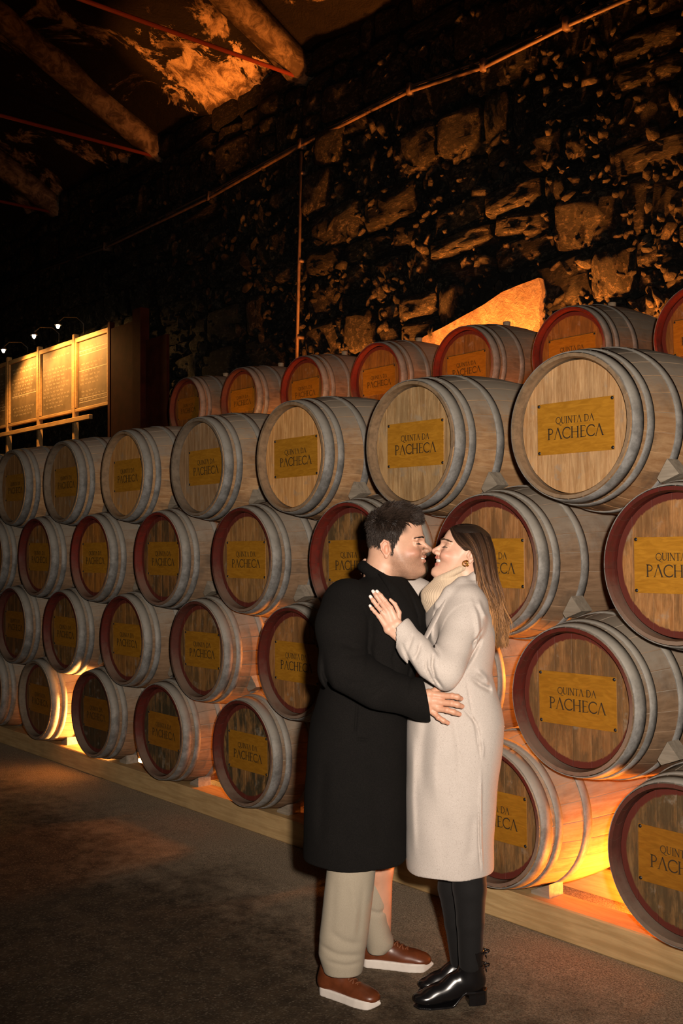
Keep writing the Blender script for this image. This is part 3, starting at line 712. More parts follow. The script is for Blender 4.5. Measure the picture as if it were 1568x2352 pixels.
# ================================================================ people
# distance-field sculpting: smooth unions of limbs on a grid, meshed by surface nets
class Sculpt:
    def __init__(s, lo, hi, h):
        s.h = h; s.lo = np.array(lo, float); s.n = np.ceil((np.array(hi, float)-s.lo)/h).astype(int)+1
        s.D = np.full(tuple(s.n), 1.0, np.float32)
        s.ax = [(s.lo[i]+h*np.arange(s.n[i])).astype(np.float32) for i in range(3)]
    def sl(s, lo, hi):
        a = np.maximum(np.floor((np.array(lo)-s.lo)/s.h).astype(int), 0); b = np.minimum(np.ceil((np.array(hi)-s.lo)/s.h).astype(int)+1, s.n)
        if np.any(b <= a): return None
        q = tuple(slice(a[i], b[i]) for i in range(3))
        return q, s.ax[0][q[0]][:, None, None], s.ax[1][q[1]][None, :, None], s.ax[2][q[2]][None, None, :]
    def op(s, lo, hi, fn, k, mode='+'):
        m = max(k, s.h*2)*1.05; r = s.sl(np.array(lo)-m, np.array(hi)+m)
        if r is None: return s
        q, X, Y, Z = r; d = fn(X, Y, Z); A = s.D[q]
        if mode == '-': d = -d; A = -A; 
        if mode == '-':
            # smooth max(A0,-d0) = -smin(-A0, d0)
            d = -d
        if k > 0:
            h_ = np.maximum(k-np.abs(A-d), 0)/k; m_ = np.minimum(A, d)-h_*h_*k*.25
        else: m_ = np.minimum(A, d)
        s.D[q] = -m_ if mode == '-' else m_
        return s
    def caps(s, a, b, ra, rb=None, k=.01, mode='+'):
        rb = ra if rb is None else rb; a = np.array(a, float); b = np.array(b, float); r = max(ra, rb); ab = b-a; L = float(ab@ab)+1e-12
        def fn(X, Y, Z):
            t = np.clip(((X-a[0])*ab[0]+(Y-a[1])*ab[1]+(Z-a[2])*ab[2])/L, 0, 1)
            return np.sqrt((X-a[0]-t*ab[0])**2+(Y-a[1]-t*ab[1])**2+(Z-a[2]-t*ab[2])**2)-(ra+(rb-ra)*t)
        return s.op(np.minimum(a, b)-r, np.maximum(a, b)+r, fn, k, mode)
    def chain(s, pts, rs, k=.01, mode='+'):
        for i in range(len(pts)-1): s.caps(pts[i], pts[i+1], rs[i], rs[i+1], k, mode)
        return s
    def ell(s, c, r, k=.01, mode='+', rot=None):
        c = np.array(c, float); r = np.array(r, float); m = r.max(); mn = r.min()
        Rm = np.eye(3) if rot is None else np.array(rot)
        def fn(X, Y, Z):
            x, y, z = X-c[0], Y-c[1], Z-c[2]
            u = (Rm[0][0]*x+Rm[1][0]*y+Rm[2][0]*z)/r[0]; v = (Rm[0][1]*x+Rm[1][1]*y+Rm[2][1]*z)/r[1]; w_ = (Rm[0][2]*x+Rm[1][2]*y+Rm[2][2]*z)/r[2]
            q = np.sqrt(u*u+v*v+w_*w_)+1e-9; g = np.sqrt((u/r[0])**2+(v/r[1])**2+(w_/r[2])**2)+1e-9
            return q*(q-1)/g
        return s.op(c-m, c+m, fn, k, mode)
    def loft(s, rows, k=.01, p=2.0, egg=0.0, mode='+', steps=240, blur=6):
        # rows: (z, x0, x1, yc, half_depth), z rising
        rows = sorted(rows); zz = [r[0] for r in rows]; zf = np.linspace(zz[0], zz[-1], steps); T = []
        kern = np.exp(-np.linspace(-2, 2, 2*blur+1)**2); kern /= kern.sum()
        for c in range(1, 5):
            v = np.interp(zf, zz, [r[c] for r in rows]); T.append(np.convolve(np.pad(v, blur, mode='edge'), kern, 'valid'))
        lo = [T[0].min(), (T[2]-T[3]).min(), zz[0]]; hi = [T[1].max(), (T[2]+T[3]).max(), zz[-1]]
        def fn(X, Y, Z):
            z = Z.ravel(); x0, x1, yc, hd = [np.interp(z, zf, t).astype(np.float32)[None, None, :] for t in T]
            cx = (x0+x1)/2; a = np.maximum((x1-x0)/2, 1e-3); u = (X-cx)/a; w_ = hd*(1-egg*np.maximum(u, 0)**1.5*1.0)
            q = (np.abs(u)**p+np.abs((Y-yc)/np.maximum(w_, 1e-3))**p)**(1/p)
            d = (q-1)*np.minimum(a, hd)
            ez = np.maximum(zz[0]-Z, Z-zz[-1])
            return np.maximum(d, ez)
        return s.op(lo, hi, fn, k, mode)
    def cut(s, c, d, rad):
        c = np.array(c, float); d = np.array(d, float); d /= np.linalg.norm(d)
        return s.op(c-rad, c+rad, lambda X, Y, Z: np.maximum(-((X-c[0])*d[0]+(Y-c[1])*d[1]+(Z-c[2])*d[2]), np.sqrt((X-c[0])**2+(Y-c[1])**2+(Z-c[2])**2)-rad), 0, '-')
    def crease(s, path, width, depth, ymax=9, ymin=-9):
        P = np.array(path, float); lo = P.min(0)-3*width; hi = P.max(0)+3*width
        r = s.sl([lo[0], ymin, lo[1]], [hi[0], ymax, hi[1]])
        if r is None: return s
        q, X, Y, Z = r; best = None; X2 = X[:, 0, 0][:, None]; Z2 = Z[0, 0, :][None, :]
        for i in range(len(P)-1):
            a, b = P[i], P[i+1]; ab = b-a; L = ab@ab+1e-12
            t = np.clip(((X2-a[0])*ab[0]+(Z2-a[1])*ab[1])/L, 0, 1); d = np.sqrt((X2-a[0]-t*ab[0])**2+(Z2-a[1]-t*ab[1])**2)
            tt = (i+t)/(len(P)-1); amp = np.minimum(1, 4*np.minimum(tt, 1-tt)+.15); g = amp*np.exp(-(d/width)**2)
            best = g if best is None else np.maximum(best, g)
        s.D[q] += (depth*best[:, None, :]).astype(np.float32); return s
    def field(s, fn): 
        q, X, Y, Z = s.sl(s.lo, s.lo+s.h*s.n); s.D += fn(X, Y, Z).astype(np.float32); return s
    def mesh(s):
        D = s.D; I = D < 0; c = I[:-1, :-1, :-1].astype(np.int8)
        S8 = sum(I[i:D.shape[0]-1+i, j:D.shape[1]-1+j, k:D.shape[2]-1+k].astype(np.int8) for i in (0, 1) for j in (0, 1) for k in (0, 1))
        act = (S8 > 0) & (S8 < 8); idx = np.argwhere(act); vid = np.full(act.shape, -1, np.int32); vid[act] = np.arange(len(idx))
        i, j, k = idx.T; acc = np.zeros((len(idx), 3)); cnt = np.zeros(len(idx))
        cor = {(a, b, e): D[i+a, j+b, k+e] for a in (0, 1) for b in (0, 1) for e in (0, 1)}
        for p0 in cor:
            for ax in range(3):
                if p0[ax]: continue
                p1 = list(p0); p1[ax] = 1; p1 = tuple(p1); d0, d1 = cor[p0], cor[p1]; m = (d0 < 0) != (d1 < 0)
                t = np.where(m, d0/np.where(m, d0-d1, 1), 0); pt = np.tile(np.array(p0, float), (len(idx), 1)); pt[:, ax] += t
                acc[m] += pt[m]; cnt[m] += 1
        V = (idx+acc/cnt[:, None])*s.h+s.lo; Q = []
        for ax in range(3):
            sh = [slice(1, -1)]*3; a = [slice(1, n-1) for n in D.shape]; b = list(a); a[ax] = slice(0, D.shape[ax]-1); b[ax] = slice(1, D.shape[ax])
            A, B = I[tuple(a)], I[tuple(b)]; e = np.argwhere(A != B); 
            if not len(e): continue
            flip = A[tuple(e.T)]; e = e+1; e[:, ax] -= 1; o1, o2 = [x for x in range(3) if x != ax]
            def g(d1, d2):
                q = e.copy(); q[:, o1] += d1; q[:, o2] += d2; return vid[tuple(q.T)]
            q = np.stack([g(-1, -1), g(0, -1), g(0, 0), g(-1, 0)], 1)
            if ax == 1: flip = ~flip
            q = np.where(flip[:, None], q, q[:, ::-1]); Q.append(q)
        Q = np.concatenate(Q); Q = Q[(Q >= 0).all(1)]
        return V, Q
def keep_main(V, Q):
    L = np.arange(len(V))
    for _ in range(400):
        m = L[Q].min(1); N_ = L.copy()
        for c in range(4): np.minimum.at(N_, Q[:, c], m)
        N_ = N_[N_]
        if (N_ == L).all(): break
        L = N_
    b = np.bincount(L).argmax(); q = Q[(L[Q[:, 0]] == b)]; u, inv = np.unique(q, return_inverse=True); return V[u], inv.reshape(q.shape)
def relax(V, Q, it=1, lam=.5):
    for _ in range(it):
        A = np.zeros_like(V); n = np.zeros(len(V))
        for a, b in ((0, 1), (1, 2), (2, 3), (3, 0)):
            for x, y in ((a, b), (b, a)):
                for c in range(3): A[:, c] += np.bincount(Q[:, x], V[Q[:, y], c], len(V))
                n += np.bincount(Q[:, x], minlength=len(V))
        V = V*(1-lam)+A/np.maximum(n, 1)[:, None]*lam
    return V
def colour_attr(me, C):
    a = me.color_attributes.new('Col', 'FLOAT_COLOR', 'POINT'); a.data.foreach_set('color', np.c_[C, np.ones(len(C))].astype(np.float32).ravel())
def vnoise(V, s, seed=0):
    # cheap smooth value noise for vertex colours
    P = V*s+seed*13.7; i = np.floor(P).astype(np.int64); f = P-i; f = f*f*(3-2*f); out = 0
    def h(a, b, c): 
        n = (a*374761393+b*668265263+c*2147483647+seed*974634777) & 0xffffffff; n = ((n ^ (n >> 13))*1274126177) & 0xffffffff
        return ((n ^ (n >> 16)) & 0xffff)/65535.0
    for dx in (0, 1):
        for dy in (0, 1):
            for dz in (0, 1):
                w_ = (f[:, 0] if dx else 1-f[:, 0])*(f[:, 1] if dy else 1-f[:, 1])*(f[:, 2] if dz else 1-f[:, 2])
                out = out+w_*h(i[:, 0]+dx, i[:, 1]+dy, i[:, 2]+dz)
    return out
def sstep(x, a, b): t_ = np.clip((x-a)/(b-a), 0, 1); return t_*t_*(3-2*t_)

# camera-level frame: x to the right of the picture, y away, z up
def P3(px, py, Y):
    r = ray(px, py); return r*(Y/r[1])+np.array([0, 0, CH])
def XZ(px, py, Y=3.6):
    p = P3(px, py, Y); return (p[0], p[2])
# materials for people
def vcol(name, rough=.5, sss=0.0, spec=.4, bump=0.0, bs=200, sheen=0.0):
    t = NT(name); a = t.n('ShaderNodeAttribute', attribute_name='Col'); c = a.outputs['Color']
    if bump: t.bump(t.noise(t.coord('Object'), bs, 3, .6), bump, .002)
    if sss:
        t.b.inputs['Subsurface Weight'].default_value = sss; t.b.inputs['Subsurface Radius'].default_value = (1, .35, .2); t.b.inputs['Subsurface Scale'].default_value = .006
    if sheen: t.b.inputs['Sheen Weight'].default_value = sheen
    return t.done(c, rough, 0, spec)
M['skin'] = vcol('skin', .46, .12, .42, .12, 420)
M['hair'] = vcol('hair', .48, 0, .35)
def cloth(name, a, b, sc=260, bmp=.5, rough=.9, sheen=.3, flecks=None):
    t = NT(name); v = t.coord('Object'); n = t.noise(v, sc, 4, .75); n2 = t.noise(v, 14, 4, .6)
    c = t.mix(t.ramp(n, .3, .7), a, b); c = t.mix(t.ramp(n2, .3, .7, 0, .3), c, a)
    if flecks:
        n3 = t.noise(t.coord('Object', (1, 1, .5)), 430, 2, .5); c = t.mix(t.ramp(n3, .62, .72), c, flecks)
    t.bump(n, bmp, .0015); t.b.inputs['Sheen Weight'].default_value = sheen; t.b.inputs['Sheen Roughness'].default_value = .5
    return t.done(c, rough, 0, .15)
M['black_wool'] = cloth('black_wool', (.0038, .0034, .0031), (.0085, .0072, .0064), 320, .5, .95, .0)
M['black_knit'] = cloth('black_knit', (.010, .009, .009), (.02, .018, .018), 500, .4, .95, .02)
M['cream_wool'] = cloth('cream_wool', (.47, .415, .37), (.57, .51, .465), 300, .35, .95, .08, (.36, .31, .28))
M['cream_knit'] = cloth('cream_knit', (.56, .43, .30), (.66, .53, .39), 420, .4, .95, .1)
M['chino'] = cloth('beige_chino', (.30, .255, .19), (.38, .33, .25), 500, .3, .9, .05)
M['tights'] = cloth('black_tights', (.008, .0075, .0075), (.013, .012, .012), 600, .2, .8, .05)
M['tan_leather'] = plain('brown_leather', (.115, .030, .010), .36, nz=.25, sc=18, bmp=.06)
M['lace'] = plain('brown_lace', (.17, .055, .02), .7)
M['white_rubber'] = plain('white_rubber', (.66, .60, .54), .6, nz=.06, sc=20)
M['patent'] = plain('black_leather', (.006, .0055, .006), .24, spec=.6)
M['gold'] = plain('gold', (.75, .42, .10), .2, 1.0)
M['silver'] = plain('silver', (.7, .68, .65), .15, 1.0)
M['nail'] = plain('white_nail', (.82, .74, .70), .25)
M['teeth'] = plain('teeth', (.72, .66, .58), .3)
M['dark'] = plain('dark_lash', (.012, .008, .006), .6)
M['eye'] = plain('eye_white', (.55, .50, .46), .15)

def person_root(px, py, Y, label):
    p = P3(px, py, Y); return np.array([p[0], Y, 0.0])
class Fig:
    def __init__(s, origin): s.o = np.array(origin, float)
    def put(s, name, V, Q, mat, root=None, col=None, label=None, smooth=True):
        me = mesh_np(name, np.asarray(V)-s.o, Q, mat, smooth)
        if col is not None: colour_attr(me, col)
        w_ = to_world(s.o)
        if root is None: ob = obj(name, me, None, w_, (0, 0, YAW))
        else: ob = obj(name, me, root)
        if label: ob['label'] = label
        return ob

# ---------------------------------------------------------------- heads, sculpted in a local frame: x forward, y left, z up, origin at the ear
def head(p, neck, sex):
    s = Sculpt((-.12, -.10, -.20), (.165, .10, .18), .0017)
    s.loft([(z, xb, xf, 0, w_) for z, xb, xf, w_ in p['rows']], 0, 2.0, p.get('egg', .33))
    s.chain(neck[0], neck[1], .03)
    B = p['brow']; hw = p.get('hw', 1.0)
    for sy in (-1, 1):
        s.caps((B[0]-.004, sy*.008, B[1]+.002), (B[0]-.022, sy*.046*hw, B[1]), p['browr'], p['browr']*.9, .014)
        e = p['eye']
        s.ell((e[0]+.021, sy*.031, e[1]+.001), (.017, .019, .0125), .010, '-')
        s.ell((e[0], sy*.031*hw, e[1]), (.0135, .0155, .0115), .003)
        s.caps((e[0]+.0135, sy*.022, e[1]-.0035), (e[0]+.007, sy*.044*hw, e[1]-.0015), .0011, .0011, .002, '-')
        s.caps((e[0]+.010, sy*.020, e[1]-.012), (e[0]+.002, sy*.042, e[1]-.013), .0012, .0010, .006, '-')
        c = p['cheek']; s.ell((c[0], sy*.040*hw, c[1]), (.024, .022, .020), .022)
        m = p['mouth']
        s.caps((m[0]+.004, sy*.017, m[1]+.026), (m[0]-.026, sy*.040, m[1]-.002), .0016, .0016, .010, '-')
    n = p['nose']   # nasion, tip
    s.caps((n[0][0]-.006, 0, n[0][1]), (n[1][0]-n[2], 0, n[1][1]+.002), .0075, n[2], .009)
    s.caps((n[1][0]-n[2], 0, n[1][1]), (n[1][0]-.028, 0, n[1][1]-.010), n[2]*.9, .006, .006)
    for sy in (-1, 1):
        s.ell((n[1][0]-.020, sy*.012, n[1][1]-.004), (.012, .0065, .0085), .005)
        s.ell((n[1][0]-.016, sy*.0065, n[1][1]-.0125), (.0055, .003, .003), .003, '-')
    # lips and open smile
    u, l = p['ulip'], p['llip']; mc = ((u[0]+l[0])/2-.030, (u[1]+l[1])/2+.004)
    for sy in (-1, 1):
        s.chain([(u[0]-.0065, 0, u[1]), (u[0]-.0125, sy*.014, u[1]+.0005), (mc[0], sy*.027, mc[1]+.0035)], [.0047, .0042, .0020], .004)
        s.chain([(l[0]-.0072, 0, l[1]), (l[0]-.0135, sy*.013, l[1]+.001), (mc[0], sy*.026, mc[1]+.0025)], [.0053, .0046, .0020], .004)
    g = (u[1]-l[1])/2-p.get('lipgap', .0042)
    for sy in (-1, 1):
        s.chain([(u[0]+.004, 0, (u[1]+l[1])/2), (u[0]-.010, sy*.015, (u[1]+l[1])/2+.001), (mc[0]+.001, sy*.0255, mc[1]+.0035)], [g, g*.95, .0021], .0015, '-')
    s.ell((p['chin'][0]-.018, 0, p['chin'][1]), (.018, .020, .016), .018)
    # ears
    for sy in (-1, 1):
        ey = p['eary']; E_ = p.get('ears', 1)
        s.ell((-.006, sy*ey, .004), (.016*E_, .006, .029*E_), .006, rot=np.array(Matrix.Rotation(math.radians(-12), 3, 'Y')))
        s.ell((-.002, sy*(ey+.005), .000), (.0085, .006, .016), .004, '-')
        pts = [(.008*E_, sy*(ey+.001), .006), (.004*E_, sy*(ey+.006), .027*E_), (-.010*E_, sy*(ey+.008), .033*E_), (-.022*E_, sy*(ey+.008), .020*E_), (-.020*E_, sy*(ey+.006), .000), (-.010*E_, sy*(ey+.003), -.018*E_)]
        s.chain(pts, [.0028, .0034, .0036, .0036, .0032, .003], .003)
        s.ell((-.004, sy*(ey+.001), -.024*E_), (.0075, .0045, .0085), .004)
        s.ell((.009, sy*(ey-.002), -.002), (.005, .006, .007), .004)
    V, Q = keep_main(*s.mesh()); return relax(V, Q, 2, .5), Q
def hframe(origin, fwd_ang, pitch, mirror):
    # returns function mapping local head coordinates to camera-level frame
    f0 = np.array([math.cos(fwd_ang), math.sin(fwd_ang), 0]); up = np.array([0, 0, 1.0])
    f = f0*math.cos(pitch)+up*math.sin(pitch); u = -f0*math.sin(pitch)+up*math.cos(pitch); l = np.cross(u, f)
    A = np.stack([f, l, u]); o = np.array(origin)
    return (lambda V: np.asarray(V)@A+o), (lambda V: (np.asarray(V)-o)@A.T), A

# hands: joints given in picture pixels with a depth each
def hand(joints, rf, wrists, arms, rp=.011, h=.0012):
    J = [[P3(*q) for q in f] for f in joints]; W2 = [P3(*q) for q in wrists]; A2 = [P3(*q) for q in arms]
    allp = np.array([q for f in J for q in f]+W2+A2); s = Sculpt(allp.min(0)-.026, allp.max(0)+.026, h)
    for f, r in zip(J, rf):
        n = len(f); rr = [r*1.14]+[r*1.05]*(n-2)+[r*.86]
        s.chain(f, rr, .0016)
        for q in f[1:-1]: s.ell(q, (r*1.10, r*1.03, r*1.09), .003)
    nf = len(J)
    for i, f in enumerate(J):
        t = i/(nf-1) if nf > 1 else 0
        w_ = W2[0]*(1-t)+W2[1]*t; s.caps(w_, f[0], rp*1.15, rf[i]*1.15, .006 if i else .004)
    for i in range(nf-2):
        m = (J[i][0]+J[i+1][0])/2; mm = m*.8+(W2[0]+W2[1])/2*.2; s.caps((W2[0]+W2[1])/2, mm, rp*1.1, rf[i]*1.0, .008)
    s.caps(W2[0], W2[1], rp*1.2, rp*1.15, .008)
    for w_, a in zip(W2, A2): s.caps(w_, a, rp*1.25, rp*1.45, .008)
    s.caps((W2[0]+W2[1])/2, (A2[0]+A2[1])/2, rp*1.5, rp*1.9, .008)
    V, Q = s.mesh(); return relax(V, Q, 1, .5), Q
def finger_nail(fig, root, J, r, mat, label, cam_dir=(0, -1, 0)):
    a, b = P3(*J[-2]), P3(*J[-1]); d = (b-a)/np.linalg.norm(b-a); n = np.array(cam_dir, float); n -= d*(n@d); n /= np.linalg.norm(n); sd = np.cross(d, n); V = []; c = b-d*r*.25
    nu, nv = 6, 6
    for i in range(nu+1):
        for j in range(nv+1):
            u = i/nu; v = -1+2*j/nv; ang = v*.85; L = -.75*r+(u*1.65*r)*math.sqrt(max(0, 1-(.6*v)**2))
            V.append(c+d*L+(sd*math.sin(ang)+n*math.cos(ang))*(r*.86-.0+.0006-.12*r*max(0, u-.5)))
    Fq = np.array([(i*(nv+1)+j, i*(nv+1)+j+1, (i+1)*(nv+1)+j+1, (i+1)*(nv+1)+j) for i in range(nu) for j in range(nv)])
    o = fig.put('nail', V, Fq, mat, root)
    return o
def strands(lines, radii, n=3):
    # lines: (N, K, 3) arrays; tapered thin tubes
    N, K, _ = lines.shape; T = np.gradient(lines, axis=1); T /= np.linalg.norm(T, axis=2, keepdims=True)+1e-9
    ref = np.array([.3, -.8, .5]); A = np.cross(T, ref); A /= np.linalg.norm(A, axis=2, keepdims=True)+1e-9; B = np.cross(T, A)
    V = np.stack([lines+(A*math.cos(2*PI*k/n)+B*math.sin(2*PI*k/n))*radii[:, :, None] for k in range(n)], 2)
    idx = np.arange(N*K*n).reshape(N, K, n); Q = []
    for k in range(n):
        Q.append(np.stack([idx[:, :-1, k], idx[:, :-1, (k+1) % n], idx[:, 1:, (k+1) % n], idx[:, 1:, k]], -1).reshape(-1, 4))
    return V.reshape(-1, 3), np.concatenate(Q)
def skin_col(V, base, sex, L=None, p=None):
    n = vnoise(V, 60, 1); n2 = vnoise(V, 250, 2)
    C = np.array(base)*(1+.10*(n[:, None]-.5)+.06*(n2[:, None]-.5)); return C
def blend(C, m, col): return C*(1-m[:, None])+np.array(col)*m[:, None]
def gauss(L, c, r): return np.exp(-(((L-np.array(c))/np.array(r))**2).sum(1))
def join(parts):
    V = []; Q = []; C = []; b = 0
    for v, q, c in parts: V.append(v); Q.append(q+b); C.append(c); b += len(v)
    return np.concatenate(V), np.concatenate(Q), np.concatenate(C)

# ================================================================ the man
MY = 3.83
man = Fig((P3(810, 2200, 3.83)[0], 3.83, 0))
mh, mh_inv, MA = hframe(P3(893, 1262, 3.80), math.radians(-7), math.radians(1), 1)
MP = dict(rows=[(-.108, .060, .098, .020), (-.098, .040, .1150, .034), (-.086, .022, .1250, .046), (-.074, .004, .1265, .056), (-.058, -.012, .1225, .063), (-.044, -.030, .1245, .068), (-.030, -.042, .1260, .070), (-.010, -.058, .1240, .072), (.010, -.066, .1200, .073), (.025, -.071, .1200, .074), (.040, -.074, .1250, .075), (.065, -.076, .1235, .077), (.085, -.073, .120, .078), (.105, -.066, .112, .076), (.122, -.053, .098, .069), (.136, -.034, .076, .056), (.146, -.008, .046, .034), (.150, .008, .028, .016)],
          brow=(.1245, .0335), browr=.0085, eye=(.0975, .0205), cheek=(.090, -.016), mouth=(.124, -.030),
          nose=((.127, .022), (.1545, -.004), .0095), ulip=(.1355, -.0290), llip=(.1340, -.0445), chin=(.129, -.078), eary=.074)
V, Q = head(MP, ([(-.020, 0, -.03), (-.028, 0, -.085), (-.040, 0, -.16)], [.056, .058, .064]), 'm')
C = skin_col(V, (.62, .36, .245), 'm')
L = V; nn = vnoise(L, 420, 5)
beard = sstep(-L[:, 2]+.25*np.maximum(L[:, 0]-.06, 0), -.004, .030)*sstep(L[:, 0], -.002, .02)*sstep(L[:, 2], -.125, -.108)
beard *= 1-gauss(L, (.118, 0, -.036), (.016, .024, .012)); mou = gauss(L, (.128, 0, -.0215), (.012, .026, .005))
side = sstep(L[:, 2], -.02, .04)*gauss(L, (.018, 0, .03), (.014, 9, .045))
beard = np.clip(beard*.72+mou*.5, 0, .8)
C = blend(C, beard*(.55+.45*np.random.RandomState(2).rand(len(V))), (.20, .11, .068))
C = blend(C, np.clip(side, 0, 1)*.6*(.5+.5*(nn > .4)), (.08, .05, .035))
C = blend(C, gauss(L, (.09, -.05, -.012), (.03, .04, .018))*.45, (.66, .26, .17)); C = blend(C, gauss(L, (.09, .05, -.012), (.03, .04, .018))*.45, (.66, .26, .17))
lip = gauss(L, (.128, 0, -.028), (.014, .024, .0048))+gauss(L, (.128, 0, -.0455), (.014, .022, .0058)); C = blend(C, np.clip(lip, 0, 1)*.75, (.52, .19, .14))
for sy in (-1, 1): C = blend(C, np.clip(gauss(L, (-.008, sy*.082, .004), (.022, .012, .036)), 0, 1)*.45, (.68, .24, .15))
C = blend(C, sstep(L[:, 2], .045, .075)*sstep(-L[:, 0], -.085, -.06)*.9, (.03, .02, .015))
for sy in (-1, 1): C = blend(C, gauss(L, (.110, sy*.033, .026), (.02, .015, .007))*.3, (.40, .18, .12))
head_m = (mh(V), Q, C)
# right hand on her waist, back of the hand to the camera
JM = [[(1017, 1598, 3.575), (1038, 1598.5, 3.560), (1050, 1601, 3.560), (1058, 1604.5, 3.567)],
      [(1010, 1613, 3.573), (1037, 1615.5, 3.556), (1050, 1618.5, 3.556), (1060.5, 1622.5, 3.564)],
      [(1004, 1627, 3.574), (1026, 1631, 3.558), (1041, 1635.5, 3.558), (1054.5, 1640.5, 3.566)],
      [(996, 1637, 3.578), (1006.5, 1648, 3.566), (1018, 1655.5, 3.566), (1028.5, 1660.5, 3.570)],
      [(990, 1592, 3.585), (1004, 1583, 3.590), (1020, 1577, 3.595)]]
RM = [.0096, .0099, .0095, .0084, .0100]
def hand5(J, R_, w_, a, rp, h=.0012):
    # four fingers share the palm; the thumb leaves its side
    V, Q = hand(J, R_, w_, a, rp, h); return V, Q
V, Q = hand(JM[:4], RM[:4], [(985, 1594, 3.585), (981, 1626, 3.585)], [(962, 1600, 3.59), (962, 1622, 3.59)], .0125)
C = skin_col(V, (.58, .31, .20), 'm')
for f in JM[:4]:
    for q, rr, am in ((f[1], .008, .4), (f[0], .008, .25), (f[-1], .009, .5)): C = blend(C, np.exp(-((V-P3(*q))**2).sum(1)/rr**2)*am, (.66, .22, .14))
hand_m = (V, Q, C)
Js = JM[4]; s = Sculpt(P3(*Js[0])-.05, P3(*Js[2])+.05, .0014); s.chain([P3(*q) for q in Js], [.014, .0105, .008], .004); V, Q = s.mesh(); thumb_m = (V, Q, skin_col(V, (.58, .31, .20), 'm'))
# low body under the clothes
def under(points, h=.009):
    A = np.array([p for ch in points for p in ch[0]]); s = Sculpt(A.min(0)-.15, A.max(0)+.15, h)
    for pts, rs in points: s.chain(pts, rs, .025)
    V, Q = s.mesh(); return V, Q, None
um = under([([P3(880, 1345, 3.82), P3(865, 1420, 3.84), P3(850, 1560, 3.86), P3(835, 1700, 3.86), P3(830, 1780, 3.86)], [.055, .10, .10, .11, .11]),
            ([P3(855, 1400, 3.84), P3(800, 1410, 3.68), P3(792, 1540, 3.585), P3(960, 1610, 3.59)], [.06, .05, .04, .03]),
            ([P3(830, 1780, 3.80), P3(815, 1990, 3.74), P3(792, 2200, 3.75)], [.08, .06, .042]),
            ([P3(840, 1780, 3.92), P3(868, 1990, 3.97), P3(872, 2150, 4.01)], [.08, .055, .042])])
um = (um[0], um[1], skin_col(um[0], (.58, .31, .20), 'm'))
V, Q, C = join([head_m, hand_m, thumb_m, um])
man_o = man.put('person', V, Q, M['skin'], None, C)
tag(man_o, 'smiling man with short dark hair in a long black coat and beige trousers, embracing the woman', 'person')
man_o['label'] = 'smiling dark-haired man in a long black coat and beige trousers holding the woman'
def local_part(fig, root, name, mb, mat, fn, smooth=True, label=None):
    V = fn(np.array([tuple(v) for v in mb.V])); Vn = np.asarray(V)-fig.o; me = mesh_np(name, Vn, mb.F, mat, smooth); o = obj(name, me, root)
    if label: o['label'] = label
    return o
def facial(fig, root, fn, p, lashcol, teeth_w=.020):
    e = p['eye']
    for sy in (-1, 1):
        mb = MB().lathe([(.0001, -.0108), (.006, -.009), (.0105, -.003), (.0108, 0), (.0105, .003), (.006, .009), (.0001, .0108)], 16)
        mb.V = [(e[0]+.0012+v[0], sy*.031+v[1]*1.15, e[1]-.0015+v[2]*.96) for v in mb.V]; local_part(fig, root, 'eyeball', mb, M['eye'], fn)
        mb = MB().tube([(e[0]+.0150, sy*.0205, e[1]-.0030), (e[0]+.0158, sy*.030, e[1]-.0022), (e[0]+.0115, sy*.040, e[1]-.0018), (e[0]+.0045, sy*.0475, e[1]-.0025)], [.0007, .0014, .0016, .0008], 6)
        for q in range(14):
            t_ = q/13; a = Vector((e[0]+.0158-.0112*t_*t_, sy*(.023+.024*t_), e[1]-.0024)); mb.tube([a, a+Vector((.0045-.002*t_, sy*.002*t_*2, -.0030)), a+Vector((.0075-.003*t_, sy*.0045*t_, -.0022))], [.0004, .0003, .0001], 4)
        local_part(fig, root, 'eyelashes', mb, M['dark'], fn)
        B = p['brow']; mb = MB(); rr = random.Random(5); k_ = 1 if lashcol == 'd' else .75
        for q in range(170 if lashcol == 'd' else 80):
            t_ = rr.random(); y = .012+.038*t_; x = B[0]+.0045-.023*t_*t_*1.1-.002*t_; z = B[1]+.004-.0015*(t_-.5)+.003*math.sin(t_*PI)+rr.uniform(-.0028, .0028)*(1-.5*t_)
            mb.tube([(x-.001, sy*y, z), (x-.0005-.004*t_, sy*(y+.005), z+.0018), (x-.003-.006*t_, sy*(y+.010), z+.001)], [b_*k_ for b_ in (.00075, .0007, .0001)], 3, cap=False)
        local_part(fig, root, 'eyebrow', mb, M['dark'] if lashcol == 'd' else M['hair_brown'], fn)
    # teeth row inside the smile
    mb = MB(); u, l = p['ulip'], p['llip']; zc = (u[1]+l[1])/2+.0015
    for q in range(-4, 5):
        ang = q*.24; x = u[0]-.0100-.024*(1-math.cos(ang)); y = .0225*math.sin(ang)
        mb.box((x, y, zc+.0005), (.004, .0062, p.get('th', .0075)), Matrix.Rotation(ang, 3, 'Z'), bev=.0012)
    local_part(fig, root, 'teeth', mb, M['teeth'], fn, False)
M['hair_brown'] = plain('brow_brown', (.075, .040, .022), .6)
facial(man, man_o, mh, MP, 'd')
